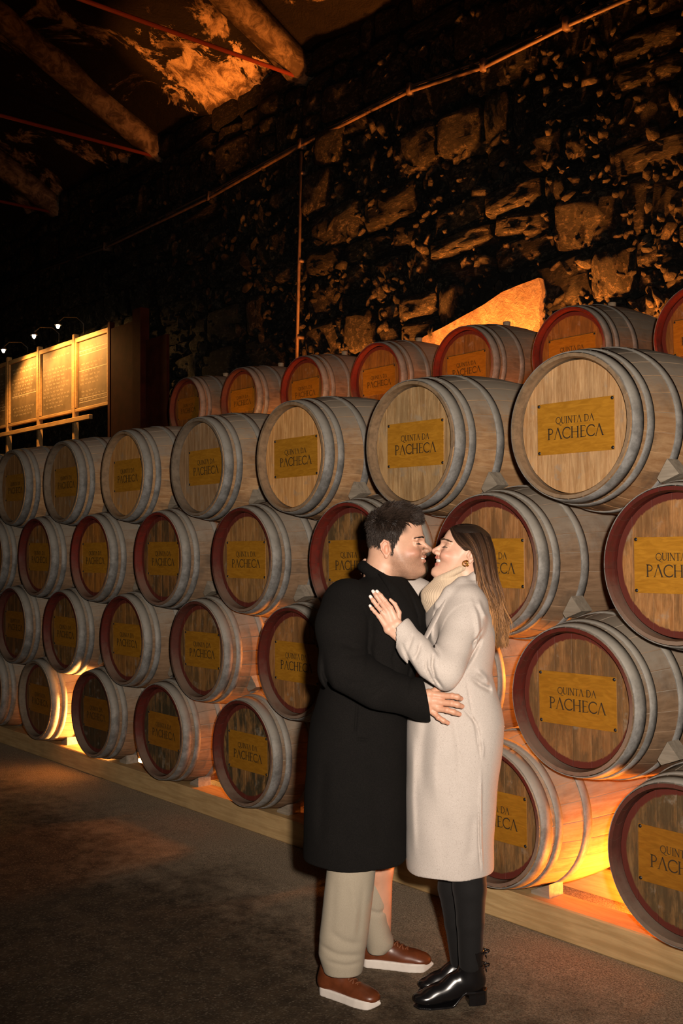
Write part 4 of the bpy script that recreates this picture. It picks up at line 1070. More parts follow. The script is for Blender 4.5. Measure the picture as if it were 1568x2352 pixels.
# short tousled hair
rr = np.random.RandomState(4)
def scalp_m(N, rr):
    # sample the cranium surface of the man above the hairline
    out = []
    zt = np.array([r[0] for r in MP['rows']]); xb = np.array([r[1] for r in MP['rows']]); xf = np.array([r[2] for r in MP['rows']]); wd = np.array([r[3] for r in MP['rows']])
    while len(out) < N:
        z = rr.uniform(-.075, .151, 4000); th_ = rr.uniform(0, 2*PI, 4000)
        a = (np.interp(z, zt, xf)-np.interp(z, zt, xb))/2; cx = (np.interp(z, zt, xf)+np.interp(z, zt, xb))/2; w_ = np.interp(z, zt, wd)
        x = cx+a*np.cos(th_); y = w_*np.sin(th_)*(1-.2*np.maximum(np.cos(th_), 0)**1.5)
        hl = np.where(x > .055, .090+.10*(np.abs(y)-.02)*0, np.where(x > .020, .012+(x-.020)*1.9+.0*x, np.where(x > -.024, .040, -.062)))
        hl = np.where((x > .055), .098, np.where(x > .022, .012+(x-.022)*1.9, np.where(x > .012, -.012, -.045)))
        ok = (z > hl+rr.uniform(-.004, .006, 4000)) & ~((x > -.030) & (x < .012) & (z < .036) & (x > -.020)) & (rr.rand(4000) < .35+.65*sstep(z, -.05, 0))
        for q in np.argwhere(ok).ravel(): out.append((x[q], y[q], z[q]))
    return np.array(out[:N])
N = 15000; rt = scalp_m(N, rr); cen = np.array([.015, 0, .045]); nm_ = rt-cen; nm_ /= np.linalg.norm(nm_, axis=1, keepdims=True)
topness = sstep(rt[:, 2], .07, .125); ln = (.007+.008*sstep(rt[:, 2], -.05, .05))+.021*topness*rr.uniform(.5, 1.15, N)+.004*rr.rand(N); ln *= 1-.35*sstep(rt[:, 0], .07, .11)
flow = np.stack([.55*topness+.25*(1-topness)-.3*(1-topness), .25*np.sin(rt[:, 0]*90)*topness, -1.1*(1-topness)+.0*topness], 1)
cl = np.stack([np.sin(rt[:, 0]*120+rt[:, 1]*60), np.cos(rt[:, 1]*130), np.sin(rt[:, 1]*90+2)], 1)*.42*topness[:, None]
dirn = nm_*(.30+.50*topness[:, None])+flow+cl+rr.normal(0, .11, (N, 3)); dirn /= np.linalg.norm(dirn, axis=1, keepdims=True)
u = np.linspace(0, 1, 5); bend = flow*.35+np.array([.35, 0, -.25])*topness[:, None]
lines = rt[:, None, :]-nm_[:, None, :]*.002+dirn[:, None, :]*(ln[:, None]*u[None])[:, :, None]+bend[:, None, :]*(ln[:, None]*u[None]**2)[:, :, None]*.6
rad = np.tile(np.array([1.15, 1.2, 1.0, .7, .15])*.00085, (N, 1))*(1+.5*topness[:, None])
V, Q = strands(lines, rad, 3); C = np.repeat(np.array([[.022, .014, .010]])*rr.uniform(.5, 1.9, (N, 1)), 15, 0)
s = Sculpt((-.11, -.10, -.09), (.15, .10, .18), .0025)
s.loft([(z, xb-.0015, xf-.003, 0, w_+.0015) for z, xb, xf, w_ in MP['rows']], 0, 2.0, .33)
s.op((-.1, -.1, -.09), (.15, .1, .12), lambda X, Y, Z: (Z-np.interp(X, [-.1, .008, .013, .022, .055, .062, .13], [-.043, -.043, -.010, .014, .064, .098, .102]))*.6+0*Y, .002, '-')
for sy in (-1, 1): s.ell((.005, sy*.080, .0), (.032, .022, .036), .006, '-')
Vc, Qc = s.mesh(); Vc = relax(Vc, Qc, 1)
Cc = np.tile(np.array([.016, .011, .008]), (len(Vc), 1))
V2, Q2, C2 = join([(V, Q, C), (Vc, Qc, Cc)])
man.put('hair', mh(V2), Q2, M['hair'], man_o, C2, 'short tousled near-black hair', False)

# ---- his coat
def rows_px(rows, Y):
    out = []
    for py, xl, xr, yc, hd in rows:
        a, b = P3(xl, py, Y+yc), P3(xr, py, Y+yc); out.append((a[2], a[0], b[0], Y+yc, hd))
    return out
s = Sculpt(P3(670, 2080, 3.83)+np.array([0, -.36, 0]), P3(1035, 1270, 3.83)+np.array([0, .34, 0]), .004)
s.loft(rows_px([(1322, 842, 928, -.02, .085), (1345, 800, 945, -.01, .145), (1372, 775, 962, 0, .185), (1400, 762, 974, .01, .205), (1450, 752, 982, .01, .215), (1500, 748, 972, .01, .205), (1560, 742, 948, .01, .195), (1600, 729, 938, .01, .190), (1650, 713, 935, .01, .195), (1720, 706, 934, 0, .20), (1800, 701, 934, 0, .205), (1900, 697, 934, 0, .21), (1960, 696, 933, 0, .212), (1985, 697, 932, 0, .21)], MY), 0, 2.35)
s.chain([P3(800, 1392, 3.70), P3(789, 1440, 3.655), P3(791, 1535, 3.585), P3(860, 1580, 3.560), P3(972, 1609, 3.585), P3(1000, 1614, 3.587)], [.098, .090, .083, .072, .061, .060], .045)
s.cut(P3(980, 1610, 3.586), (1, 0, .17), .10)
s.chain([P3(880, 1385, 3.95), P3(955, 1440, 4.02), P3(985, 1500, 4.03)], [.09, .07, .06], .05)
# cuff opening and hem hollow
s.caps(P3(962, 1608, 3.583), P3(1010, 1616, 3.59), .050, .052, .006, '-')
zh = P3(880, 2003, 3.62)[2]
s.op((-.4, 3.5, 0), (.4, 4.2, zh+.001), lambda X, Y, Z: np.broadcast_to(Z-zh, (len(X), Y.shape[1], Z.shape[2])).copy(), .0, '-')
s.loft(rows_px([(1900, 712, 920, 0, .19), (1990, 710, 920, 0, .195), (2100, 710, 920, 0, .195)], MY), .01, 2.35, mode='-')
# neck hole
s.chain([P3(893, 1290, 3.81), P3(882, 1345, 3.82)], [.066, .064], .006, '-')
# collar standing round the neck
def ring(c, r, tilt, n=26, a0=0, a1=360):
    out = []
    for i in range(n+1):
        a = math.radians(a0+(a1-a0)*i/n); out.append(np.array([c[0]+r[0]*math.cos(a), c[1]+r[1]*math.sin(a), c[2]-tilt*math.cos(a)]))
    return out
s.caps(P3(902, 1300, 3.80), P3(903, 1342, 3.79), .045, .042, .01, '-')
RG = ring(P3(877, 1328, 3.82), (.074, .078), .044)
s.chain(RG, [.0125]*len(RG), .010)
RG = ring(P3(880, 1332, 3.83), (.072, .086), .050, 26, 62, 298)
s.chain(RG, [.014]*len(RG), .014)
for path, w_, d_ in (
    ([(742, 1500), (746, 1545), (760, 1580), (800, 1603), (850, 1627), (905, 1643), (940, 1652)], .010, .014),
    ([(925, 1415), (915, 1470), (905, 1520), (912, 1545)], .008, .004), ([(850, 1400), (845, 1470), (842, 1540)], .007, .003),
    ([(790, 1500), (830, 1498), (852, 1508)], .010, .004), ([(780, 1470), (815, 1485), (850, 1490)], .009, .004), ([(800, 1560), (850, 1560), (890, 1550)], .009, .0035), ([(845, 1595), (870, 1575), (895, 1560)], .008, .003),
    ([(822, 1610), (818, 1660), (815, 1700)], .004, .005), ([(815, 1702), (850, 1706)], .004, .005), ([(940, 1352), (965, 1420), (955, 1500), (935, 1600)], .006, .006), ([(905, 1350), (935, 1405), (965, 1440)], .005, .005),
    ([(745, 1750), (738, 1850), (735, 1960)], .02, .004), ([(860, 1720), (866, 1840), (872, 1980)], .025, .004)):
    s.crease([XZ(*q) for q in path], w_, d_*1.6, 3.84)
s.field(lambda X, Y, Z: .0022*np.sin(X*31+Z*9)*np.sin(Z*17+X*5))
V, Q = keep_main(*s.mesh()); V = relax(V, Q, 2)
man.put('coat', V, Q, M['black_wool'], man_o, None, 'long black wool coat')
# lapel flaps
def flap(fig, root, name, pts_a, pts_b, mat, th=.006, label=None):
    a = np.array(pts_a); b = np.array(pts_b); n = len(a); V = []; Fq = []
    m = 5
    for i in range(n):
        for j in range(m):
            t_ = j/(m-1); p = a[i]*(1-t_)+b[i]*t_; p = p+np.array([0, -.010*math.sin(t_*PI*.9), 0]); V.append(p)
    N_ = len(V); V += [v+np.array([0, th, 0]) for v in V]
    for i in range(n-1):
        for j in range(m-1):
            q = (i*m+j, i*m+j+1, (i+1)*m+j+1, (i+1)*m+j); Fq.append(q); Fq.append(tuple(x+N_ for x in q[::-1]))
    for i in range(n-1):
        for j in (0, m-1): Fq.append((i*m+j, (i+1)*m+j, (i+1)*m+j+N_, i*m+j+N_))
    for j in range(m-1):
        for i in (0, n-1): Fq.append((i*m+j, i*m+j+1, i*m+j+1+N_, i*m+j+N_))
    bm = bmesh.new(); vs = [bm.verts.new(tuple(v-fig.o)) for v in V]
    for f in Fq:
        try: bm.faces.new([vs[i] for i in f])
        except ValueError: pass
    bmesh.ops.recalc_face_normals(bm, faces=bm.faces[:]); me = bpy.data.meshes.new(name); bm.to_mesh(me); bm.free(); me.materials.append(mat)
    me.polygons.foreach_set('use_smooth', np.ones(len(me.polygons), dtype=bool)); o = obj(name, me, root)
    if label: o['label'] = label
    return o
flap(man, man_o, 'lapel', [P3(868, 1318, 3.71), P3(890, 1350, 3.665), P3(908, 1400, 3.63), P3(925, 1445, 3.625), P3(945, 1480, 3.63)],
     [P3(880, 1315, 3.715), P3(918, 1352, 3.68), P3(950, 1400, 3.665), P3(965, 1440, 3.67), P3(962, 1480, 3.66)], M['black_wool'])
# ---- trousers
s = Sculpt(P3(700, 2250, 3.9)+np.array([0, -.32, 0]), P3(930, 1930, 3.9)+np.array([0, .30, 0]), .0035)
s.loft(rows_px([(1930, 752, 864, 0, .085), (1990, 751, 863, 0, .085), (2050, 744, 857, 0, .082), (2100, 739, 851, 0, .078), (2150, 733, 845, 0, .075), (2190, 731, 838, 0, .073), (2212, 738, 836, 0, .070), (2230, 744, 832, 0, .068)], 3.74), 0, 2.3)
s.loft(rows_px([(1930, 800, 884, 0, .075), (2000, 820, 886, 0, .075), (2060, 825, 891, 0, .070), (2110, 832, 891, 0, .066), (2140, 836, 897, 0, .066), (2158, 838, 904, 0, .066), (2170, 840, 903, 0, .064), (2182, 843, 888, 0, .060)], 4.00), .004, 2.3)
for path, w_, d_ in (([(760, 2130), (790, 2150), (830, 2160)], .012, .006), ([(735, 2165), (775, 2180), (835, 2186)], .010, .007), ([(745, 2195), (790, 2205), (830, 2203)], .008, .005), ([(805, 2000), (815, 2080), (808, 2150)], .012, -.005), ([(770, 2000), (765, 2080), (760, 2150)], .014, .004), ([(835, 2010), (828, 2090), (822, 2150)], .010, .004),
                     ([(845, 2140), (875, 2148), (903, 2143)], .010, .006)):
    s.crease([XZ(*q, 3.72) for q in path], w_, d_*.7, *((9, 3.87) if path[0][0] > 840 else (3.87, 3)))
s.loft(rows_px([(2205, 748, 828, 0, .060), (2250, 748, 828, 0, .058)], 3.74), .004, 2.3, mode='-')
V, Q = s.mesh(); V = relax(V, Q, 2)
man.put('trousers', V, Q, M['chino'], man_o, None, 'straight beige trousers')
# ---- leather sneakers with white soles
def sneaker(fig, root, heel, toe, label):
    heel = np.array(heel); toe = np.array(toe); f = (toe-heel); Ln = np.linalg.norm(f[:2]); f = f/np.linalg.norm(f); l = np.array([-f[1], f[0], 0]); k = Ln/.285
    fn = lambda V: heel+np.asarray(V)[:, :1]*k*f+np.asarray(V)[:, 1:2]*l*k+np.asarray(V)[:, 2:3]*np.array([0, 0, 1])*k
    def foot(X, w0=0.0):
        xs = [-.01, .0, .03, .08, .14, .20, .245, .272, .285, .295]; ws = [0.0, .020, .034, .036, .040, .049, .045, .030, .012, 0]
        xx = np.linspace(-.01, .295, 62); yy_ = np.interp(xx, xs, ws); kk = np.array([1, 2, 3, 2, 1])/9; yy_ = np.convolve(np.pad(yy_, 2, mode='edge'), kk, 'valid'); return (np.interp(X, xx, yy_)+w0)*np.sqrt(np.clip((X+.004)/.03, 0, 1))*np.sqrt(np.clip((.293-X)/.035, 0, 1))-.003
    s = Sculpt((-.03, -.07, -.01), (.31, .07, .14), .0028)
    s.op((-.01, -.06, 0), (.295, .06, .036), lambda X, Y, Z: np.maximum((np.abs(Y+.004*np.sin(X*11))-foot(X, .002)), np.maximum(-(Z-9.0*np.maximum(X-.245, 0)**2-6*np.maximum(.03-X, 0)**2), Z-.034+6*np.maximum(X-.255, 0)**2))*.8, .004)
    V, Q = s.mesh(); V = relax(V, Q, 3)
    sh = empty('sneaker', tuple(heel-fig.o), 0, root); sh['label'] = label
    o0 = heel
    def putl(name, V, Q, mat, sm=True, lab=None):
        me = mesh_np(name, fn(V)-o0, Q, mat, sm); o = obj(name, me, sh)
        if lab: o['label'] = lab
        return o
    putl('sole', V, Q, M['white_rubber'], True, 'thick white rubber sole')
    s = Sculpt((-.03, -.07, 0), (.31, .07, .15), .0028)
    s.ell((.235, 0, .036), (.046, .043, .027), .0); s.ell((.185, 0, .040), (.062, .043, .036), .02); s.ell((.125, 0, .048), (.062, .036, .046), .02); s.ell((.055, 0, .055), (.056, .034, .050), .02)
    s.caps((.035, 0, .05), (.045, 0, .098), .031, .034, .02); s.caps((.10, 0, .075), (.055, 0, .095), .030, .032, .02)
    s.caps((.048, 0, .095), (.050, 0, .15), .026, .030, .004, '-'); s.caps((.08, 0, .105), (.05, 0, .12), .022, .026, .004, '-')
    s.op((-.03, -.07, 0), (.31, .07, .028), lambda X, Y, Z: np.broadcast_to(Z-.026, (len(X), Y.shape[1], Z.shape[2])).copy(), 0, '-')
    V, Q = s.mesh(); V = relax(V, Q, 1); putl('upper', V, Q, M['tan_leather'], True, 'smooth brown leather upper')
    mb = MB()
    for q in range(5):
        x = .098+.020*q; z = .104-.0078*q-.0015*q*q*.5; z = .1125-.0090*q
        for sg in (-1, 1): mb.tube([(x, -.020*sg, z-.006), (x+.006, -.008*sg, z+.0015), (x+.012, .008*sg, z+.0005), (x+.016, .020*sg, z-.010)], .0024, 6)
    for sg in (-1, 1): mb.tube([(.096, 0, .112), (.094, .014*sg, .118), (.102, .026*sg, .108), (.110, .014*sg, .105), (.100, 0, .110)], .0022, 6)
    putl('laces', np.array([tuple(v) for v in mb.V]), [tuple(f_) for f_ in mb.F], M['lace'])
    return sh
hn = P3(733, 2283, 3.80)*[1, 1, 0]; tn = P3(872, 2312, 3.66)*[1, 1, 0]; hn[1] = 3.80; tn[1] = 3.655
sneaker(man, man_o, hn, tn, 'brown leather sneaker with white sole, nearer the camera')
hf = P3(826, 2214, 4.04)*[1, 1, 0]; tf = P3(993, 2214, 3.985)*[1, 1, 0]
sneaker(man, man_o, hf, tf, 'brown leather sneaker with white sole, farther foot')

# ================================================================ the woman
WYc = 3.79
wom = Fig((P3(1050, 2200, 3.76)[0], 3.76, 0))
wh, wh_inv, WA = hframe(P3(1073, 1275, 3.79), math.radians(180+3), math.radians(14.5), -1)
WP = dict(rows=[(-.110, .052, .088, .018), (-.100, .040, .1045, .030), (-.086, .022, .1095, .040), (-.070, .006, .1035, .049), (-.055, -.008, .101, .055), (-.040, -.022, .103, .059), (-.020, -.036, .1045, .063), (.0, -.050, .1015, .066), (.015, -.058, .101, .067), (.03, -.064, .1005, .068), (.05, -.068, .0965, .069), (.07, -.067, .089, .067), (.085, -.061, .076, .062), (.098, -.045, .055, .048), (.106, -.022, .032, .03), (.110, -.005, .015, .014)],
          brow=(.1025, .026), browr=.0055, eye=(.0795, .0095), cheek=(.078, -.022), mouth=(.100, -.040), hw=.95,
          nose=((.103, .010), (.1285, -.0155), .0090), ulip=(.1130, -.0355), llip=(.1075, -.0585), chin=(.1115, -.088), eary=.067, ears=.86, th=.0100)
V, Q = head(WP, ([(-.010, 0, -.03), (-.020, 0, -.085), (-.045, 0, -.16)], [.046, .046, .050]), 'f')
L = V; C = skin_col(V, (.66, .40, .285), 'f')
for sy in (-1, 1): C = blend(C, gauss(L, (.078, sy*.045, -.022), (.03, .03, .020))*.5, (.70, .28, .20))
C = blend(C, gauss(L, (.122, 0, -.014), (.012, .02, .012))*.3, (.68, .27, .19))
lip = gauss(L, (.107, 0, -.0345), (.012, .024, .0052))+gauss(L, (.101, 0, -.0590), (.013, .022, .0062)); C = blend(C, np.clip(lip*1.2, 0, 1)*.85, (.50, .12, .10))
for sy in (-1, 1): C = blend(C, gauss(L, (.094, sy*.031, .0125), (.02, .016, .0055))*.45, (.30, .14, .09))
sc_ = ((L[:, 0]-.042)*-.062+(L[:, 2]-.017)*.042)/.075; C = blend(C, sstep(sc_, -.001, .005)*sstep(L[:, 2], .010, .022), (.022, .014, .010))
head_w = (wh(V), Q, C)
YH = 3.588
JW = [[(897, 1396, YH), (884, 1380, YH-.008), (874, 1368, YH-.006), (865.5, 1358.5, YH)],
      [(888, 1402, YH-.002), (873, 1382, YH-.012), (864, 1369, YH-.009), (856.5, 1358.5, YH-.002)],
      [(879, 1408, YH-.001), (865, 1391, YH-.009), (857, 1380, YH-.007), (850.5, 1370.5, YH-.001)],
      [(870, 1416, YH+.002), (860, 1405, YH-.004), (854, 1398, YH-.003), (849.5, 1391.5, YH)]]
RW = [.0070, .0073, .0070, .0060]
V, Q = hand(JW, RW, [(913, 1432, YH-.004), (891, 1446, YH-.004)], [(930, 1452, YH-.003), (914, 1464, YH-.003)], .0105, .0011)
C = skin_col(V, (.64, .38, .27), 'f')
for f in JW:
    for q, am in ((f[1], .25), (f[0], .25)): C = blend(C, np.exp(-((V-P3(*q))**2).sum(1)/.007**2)*am, (.68, .26, .18))
hand_w = (V, Q, C)
JT = [(913, 1430, YH+.002), (916, 1407, YH+.006), (907, 1388, YH+.004), (896, 1377.5, YH+.004)]
s = Sculpt(P3(*JT[0])-[.06, .04, .03], P3(*JT[0])+[.04, .04, .10], .0012); s.chain([P3(*q) for q in JT], [.0120, .0085, .0068, .0054], .003)
V, Q = s.mesh(); V = relax(V, Q, 1); thumb_w = (V, Q, skin_col(V, (.64, .38, .27), 'f'))
# her right hand behind his collar
JR = [[(862, 1298, 3.955), (848, 1289, 3.935), (838, 1288, 3.920), (831, 1293, 3.908)], [(860, 1304, 3.950), (844, 1296, 3.930), (834, 1296, 3.915), (827.5, 1302, 3.903)],
      [(859, 1311, 3.945), (844, 1304, 3.925), (834, 1304, 3.910), (826.5, 1310, 3.898)], [(860, 1318, 3.940), (846, 1312, 3.922), (838, 1312, 3.908), (831, 1316, 3.898)], [(872, 1292, 3.965), (858, 1284, 3.955), (850, 1281, 3.945)]]
V, Q = hand(JR[:4], RW, [(884, 1300, 3.975), (884, 1318, 3.970)], [(905, 1312, 3.985), (905, 1326, 3.985)], .0105, .0014)
handr_w = (V, Q, skin_col(V, (.64, .38, .27), 'f'))
uw = under([([P3(1045, 1330, 3.79), P3(1050, 1430, 3.80), P3(1040, 1560, 3.80), P3(1045, 1700, 3.80), P3(1045, 1780, 3.80)], [.045, .085, .08, .10, .11]),
            ([P3(1060, 1400, 3.76), P3(1066, 1400, 3.66), P3(1018, 1540, 3.555), P3(925, 1455, 3.585)], [.05, .045, .035, .024]),
            ([P3(1050, 1400, 3.84), P3(1040, 1395, 3.93), P3(965, 1362, 4.03), P3(900, 1322, 3.985)], [.05, .045, .035, .024]),
            ([P3(1065, 1780, 3.74), P3(1078, 2000, 3.70), P3(1080, 2220, 3.69)], [.07, .045, .030]),
            ([P3(1040, 1780, 3.86), P3(1045, 2000, 3.80), P3(1056, 2200, 3.80)], [.07, .045, .030])])
uw = (uw[0], uw[1], skin_col(uw[0], (.64, .38, .27), 'f'))
V, Q, C = join([head_w, hand_w, thumb_w, handr_w, uw])
wom_o = wom.put('person', V, Q, M['skin'], None, C)
tag(wom_o, 'laughing woman with long brown hair, long cream coat and black boots', 'person')
facial(wom, wom_o, wh, WP, 'b')
for f, r in zip(JW, RW): finger_nail(wom, wom_o, f, r, M['nail'], 'white nail', (.05, -1, .1))['label'] = 'white painted fingernail'
for f, r in zip(JM[:4], RM[:4]): 
    M.setdefault('nail_skin', plain('natural_nail', (.62, .36, .26), .3)); finger_nail(man, man_o, f, r*.9, M['nail_skin'], 'nail', (.25, -.9, .3))
# ring with a small stone
def torus_pts(c, n, r, k=20):
    n = np.array(n, float); n /= np.linalg.norm(n); a = np.cross(n, [0, 0, 1.0]); a /= np.linalg.norm(a); b = np.cross(n, a)
    return [np.array(c)+a*r*math.cos(2*PI*i/k)+b*r*math.sin(2*PI*i/k) for i in range(k+1)]
rc = P3(874.5, 1402.5, YH-.005); rd = P3(865, 1391, YH-.009)-P3(879, 1408, YH-.001)
mb = MB().tube(torus_pts(rc, rd, .0080), .0008, 6); mb.lathe([(.0001, 0), (.0016, .0008), (.0022, .0024), (.0012, .0034), (.0001, .0034)], 8)
k_ = 21*6; base = rc+np.array([-.0006, -.0082, 0])
nv = [v for v in mb.V]; st = len(nv)-5*8
Rm = Matrix.Rotation(PI/2, 3, 'X')
for i in range(st, len(nv)): q = Rm @ Vector(nv[i]); nv[i] = tuple(np.array(q)+base)
rg = wom.put('ring', nv, mb.F, M['silver'], wom_o); rg['label'] = 'thin silver ring with a small stone'
mb = MB(); ec = P3(1067.5, 1294.5, 3.715)
mb.tube(torus_pts(ec, (.35, -1, .1), .0088), .0024, 8); mb.tube(torus_pts(ec+np.array([.0045, -.003, .005]), (-.6, -.7, .3), .0062), .0020, 8); mb.tube(torus_pts(ec+np.array([.009, -.001, -.004]), (.8, -.5, .2), .0052), .0018, 8)
er = wom.put('earring', mb.V, mb.F, M['gold'], wom_o); er['label'] = 'chunky twisted gold hoop earring'

# ---- long hair
G = [[(1033, 1213, 3.775), (1041, 1234, 3.735), (1057, 1254, 3.711), (1078, 1260, 3.700), (1091, 1290, 3.700), (1099, 1335, 3.703), (1112, 1385, 3.705), (1129, 1430, 3.715), (1140, 1480, 3.73)],
     [(1048, 1206, 3.785), (1064, 1225, 3.733), (1081, 1246, 3.703), (1095, 1275, 3.692), (1106, 1315, 3.690), (1114, 1350, 3.690), (1126, 1395, 3.695), (1139, 1440, 3.71), (1147, 1488, 3.72)],
     [(1066, 1203, 3.79), (1088, 1220, 3.735), (1104, 1248, 3.707), (1113, 1285, 3.700), (1120, 1325, 3.700), (1128, 1360, 3.700), (1139, 1402, 3.705), (1149, 1445, 3.715), (1152, 1490, 3.725)],
     [(1086, 1205, 3.79), (1110, 1222, 3.752), (1123, 1252, 3.732), (1130, 1290, 3.725), (1135, 1330, 3.725), (1141, 1362, 3.725), (1150, 1402, 3.73), (1156, 1445, 3.735), (1154, 1488, 3.735)],
     [(1100, 1210, 3.79), (1122, 1229, 3.780), (1134, 1260, 3.775), (1140, 1300, 3.77), (1144, 1335, 3.77), (1149, 1368, 3.77), (1156, 1405, 3.765), (1160, 1442, 3.76), (1156, 1480, 3.75)]]
GG = G+[[(a, b, 7.58-c) for a, b, c in g] for g in G[3::-1]]
GP = np.array([[P3(*q) for q in g] for g in GG])         # guides x control points x 3
def cat(P, u):
    n = len(P)-1; x = np.clip(u*n, 0, n-1e-6); i = x.astype(int); f = (x-i)[:, None]
    g = lambda k: P[np.clip(i+k, 0, n)]
    return .5*((2*g(0))+(g(1)-g(-1))*f+(2*g(-1)-5*g(0)+4*g(1)-g(2))*f*f+(3*g(0)-g(-1)-3*g(1)+g(2))*f**3)
K = 26; uu = np.linspace(0, 1, K); GS = np.array([cat(g, uu) for g in GP])
rr = np.random.RandomState(8); N = 5200
vv = rr.uniform(0, 1, N); vv = np.where(rr.rand(N) < .72, vv*.52, vv); lines = np.zeros((N, K, 3))
for k in range(K): lines[:, k] = cat(GS[:, k], vv)
hc_ = P3(1085, 1262, 3.79)
cl = np.floor(vv*34); ph = (cl*2.399) % 6.28; dep = rr.uniform(0, 1, N)**2*.010
inn = hc_[None, None, :]-lines; inn /= np.linalg.norm(inn, axis=2, keepdims=True)+1e-9
low = sstep(uu, .35, 1.0)[None, :]
lines += inn*(dep[:, None]*(1-low*.2))[:, :, None]
wv = low**2*.016; lines[:, :, 0] += wv*np.sin(uu[None]*15+ph[:, None]); lines[:, :, 1] += wv*.8*np.cos(uu[None]*14+ph[:, None]*1.3)
ctr = np.round(vv*34)/34
lines += (rr.normal(0, 1, (N, 1, 3))*.0022)*(low*1.0+.18)[:, :, None]
ends = .74+.26*rr.rand(N)**.6
for q in range(N):   # uneven tips
    lines[q] = np.stack([np.interp(uu*ends[q], uu, lines[q, :, c]) for c in range(3)], 1)
fly = rr.rand(N) < .03; lines[fly] += (rr.normal(0, 1, (fly.sum(), 1, 3))*.010)*(low*1.2)[:, :, None]
rad = np.tile(.0011*np.concatenate([np.linspace(.9, 1.35, K-4), np.array([1.2, .9, .55, .15])]), (N, 1))*rr.uniform(.7, 1.4, (N, 1))
V, Q = strands(lines, rad, 3)
tt = np.clip(uu[None]*ends[:, None]+rr.normal(0, .06, (N, 1)), 0, 1); tone = rr.uniform(.6, 1.4, (N, 1))*(1+.5*np.sin(cl*1.7))[:, None].clip(.6, 1.5)
root_c, mid_c, tip_c = np.array([.026, .014, .009]), np.array([.085, .040, .018]), np.array([.27, .13, .048])
a = sstep(tt, .12, .45)[..., None]; b = sstep(tt, .45, .95)[..., None]
C = (root_c*(1-a)+mid_c*a)*(1-b)+tip_c*b; C = C*tone[..., None]; C = np.repeat(C[:, :, None, :], 3, 2).reshape(-1, 3)
s = Sculpt(GP.reshape(-1, 3).min(0)-.05, GP.reshape(-1, 3).max(0)+.05, .003)
for g in GS[::1]:
    g2 = g[::3]; dv = hc_-g2; dv /= np.linalg.norm(dv, axis=1, keepdims=True); lo_ = np.linspace(0, 1, len(g2))
    s.chain(list(g2+dv*np.interp(lo_, [0, .35, 1], [.0145, .0170, .010])[:, None]), list(np.interp(lo_, [0, .35, .8, 1], [.009, .010, .006, .002])), .014)
s.ell(P3(1086, 1252, 3.79), (.066, .070, .068), .02)
cut = wh(np.array([(.078, 0, -.02), (.095, 0, .045), (.04, 0, -.075)]))
s.ell(cut[0], (.070, .12, .075), .006, '-'); s.ell(cut[1], (.036, .055, .035), .008, '-'); s.ell(cut[2], (.052, .12, .05), .008, '-')
s.ell(wh(np.array([(.0, .07, -.002)]))[0], (.017, .03, .026), .003, '-')
Vc, Qc = s.mesh(); Vc = relax(Vc, Qc, 1); tz = sstep(-Vc[:, 2], -P3(0, 1330, 3.75)[2], -P3(0, 1480, 3.75)[2])[:, None]
Cc = np.array([.035, .019, .011])*(1-tz)+np.array([.13, .06, .024])*tz
V2, Q2, C2 = join([(V, Q, C), (Vc, Qc, Cc)])
wom.put('hair', V2, Q2, M['hair'], wom_o, C2, 'long wavy brown hair, lighter golden towards the ends', True)

# ---- turtleneck
s = Sculpt(P3(1020, 1350, 3.79)-[.13, .14, .12], P3(1040, 1350, 3.79)+[.14, .14, .13], .0016)
cA, cB = P3(1038, 1316, 3.79), P3(1030, 1384, 3.78)
s.caps(cA, cB, .056, .088, .01); s.ell(P3(1002, 1368, 3.77), (.056, .075, .040), .03)
tx = np.array([78, 0, 38.0]); tx /= np.linalg.norm(tx); ty = np.array([0, 1.0, 0]); nrm = np.cross(tx, ty)
if nrm[2] < 0: nrm = -nrm
cT = P3(1036, 1310, 3.79)
s.op(s.lo, s.lo+s.h*s.n, lambda X, Y, Z: -((X-cT[0])*nrm[0]+(Y-cT[1])*nrm[1]+(Z-cT[2])*nrm[2]), .006, '-')
RG = [cT-nrm*.006+tx*.060*math.cos(2*PI*i/28)+ty*.062*math.sin(2*PI*i/28) for i in range(29)]
s.chain(RG, [.0095]*29, .008)
s.caps(cT-nrm*.10, cT+nrm*.05, .049, .052, .004, '-')
def ribs(X, Y, Z):
    th_ = np.arctan2(Y-3.79, (X-cT[0]-.0*(Z-cT[2]))+0*Z); return .0008*np.sin(th_*80+0*Z)
s.field(ribs)
V, Q = s.mesh()
wom.put('turtleneck', V, Q, M['cream_knit'], wom_o, None, 'ribbed beige turtleneck collar')

# ---- her coat
s = Sculpt(P3(905, 2060, 3.79)+np.array([0, -.37, 0]), P3(1175, 1310, 3.79)+np.array([0, .32, 0]), .0036)
s.loft(rows_px([(1340, 1040, 1098, .01, .09), (1358, 1002, 1112, .01, .135), (1380, 985, 1121, 0, .165), (1410, 976, 1127, 0, .180), (1450, 970, 1135, 0, .180), (1500, 968, 1134, 0, .165), (1545, 964, 1128, 0, .150), (1590, 950, 1138, 0, .155), (1625, 938, 1149, 0, .165), (1660, 933, 1156, 0, .178), (1700, 933, 1154, 0, .182), (1780, 933, 1143, 0, .180), (1850, 932, 1137, 0, .178), (1920, 932, 1133, 0, .175), (1985, 933, 1132, 0, .172), (2010, 934, 1131, 0, .170)], 3.79), 0, 2.35)
s.chain([P3(1068, 1385, 3.68), P3(1062, 1430, 3.640), P3(1022, 1540, 3.535), P3(985, 1522, 3.535), P3(950, 1488, 3.545), P3(917, 1447, 3.570), P3(900, 1426, 3.580)], [.070, .064, .060, .054, .046, .041, .040], .03)
s.cut(P3(911, 1444, 3.572), P3(893, 1421, 3.58)-P3(917, 1447, 3.57), .07)
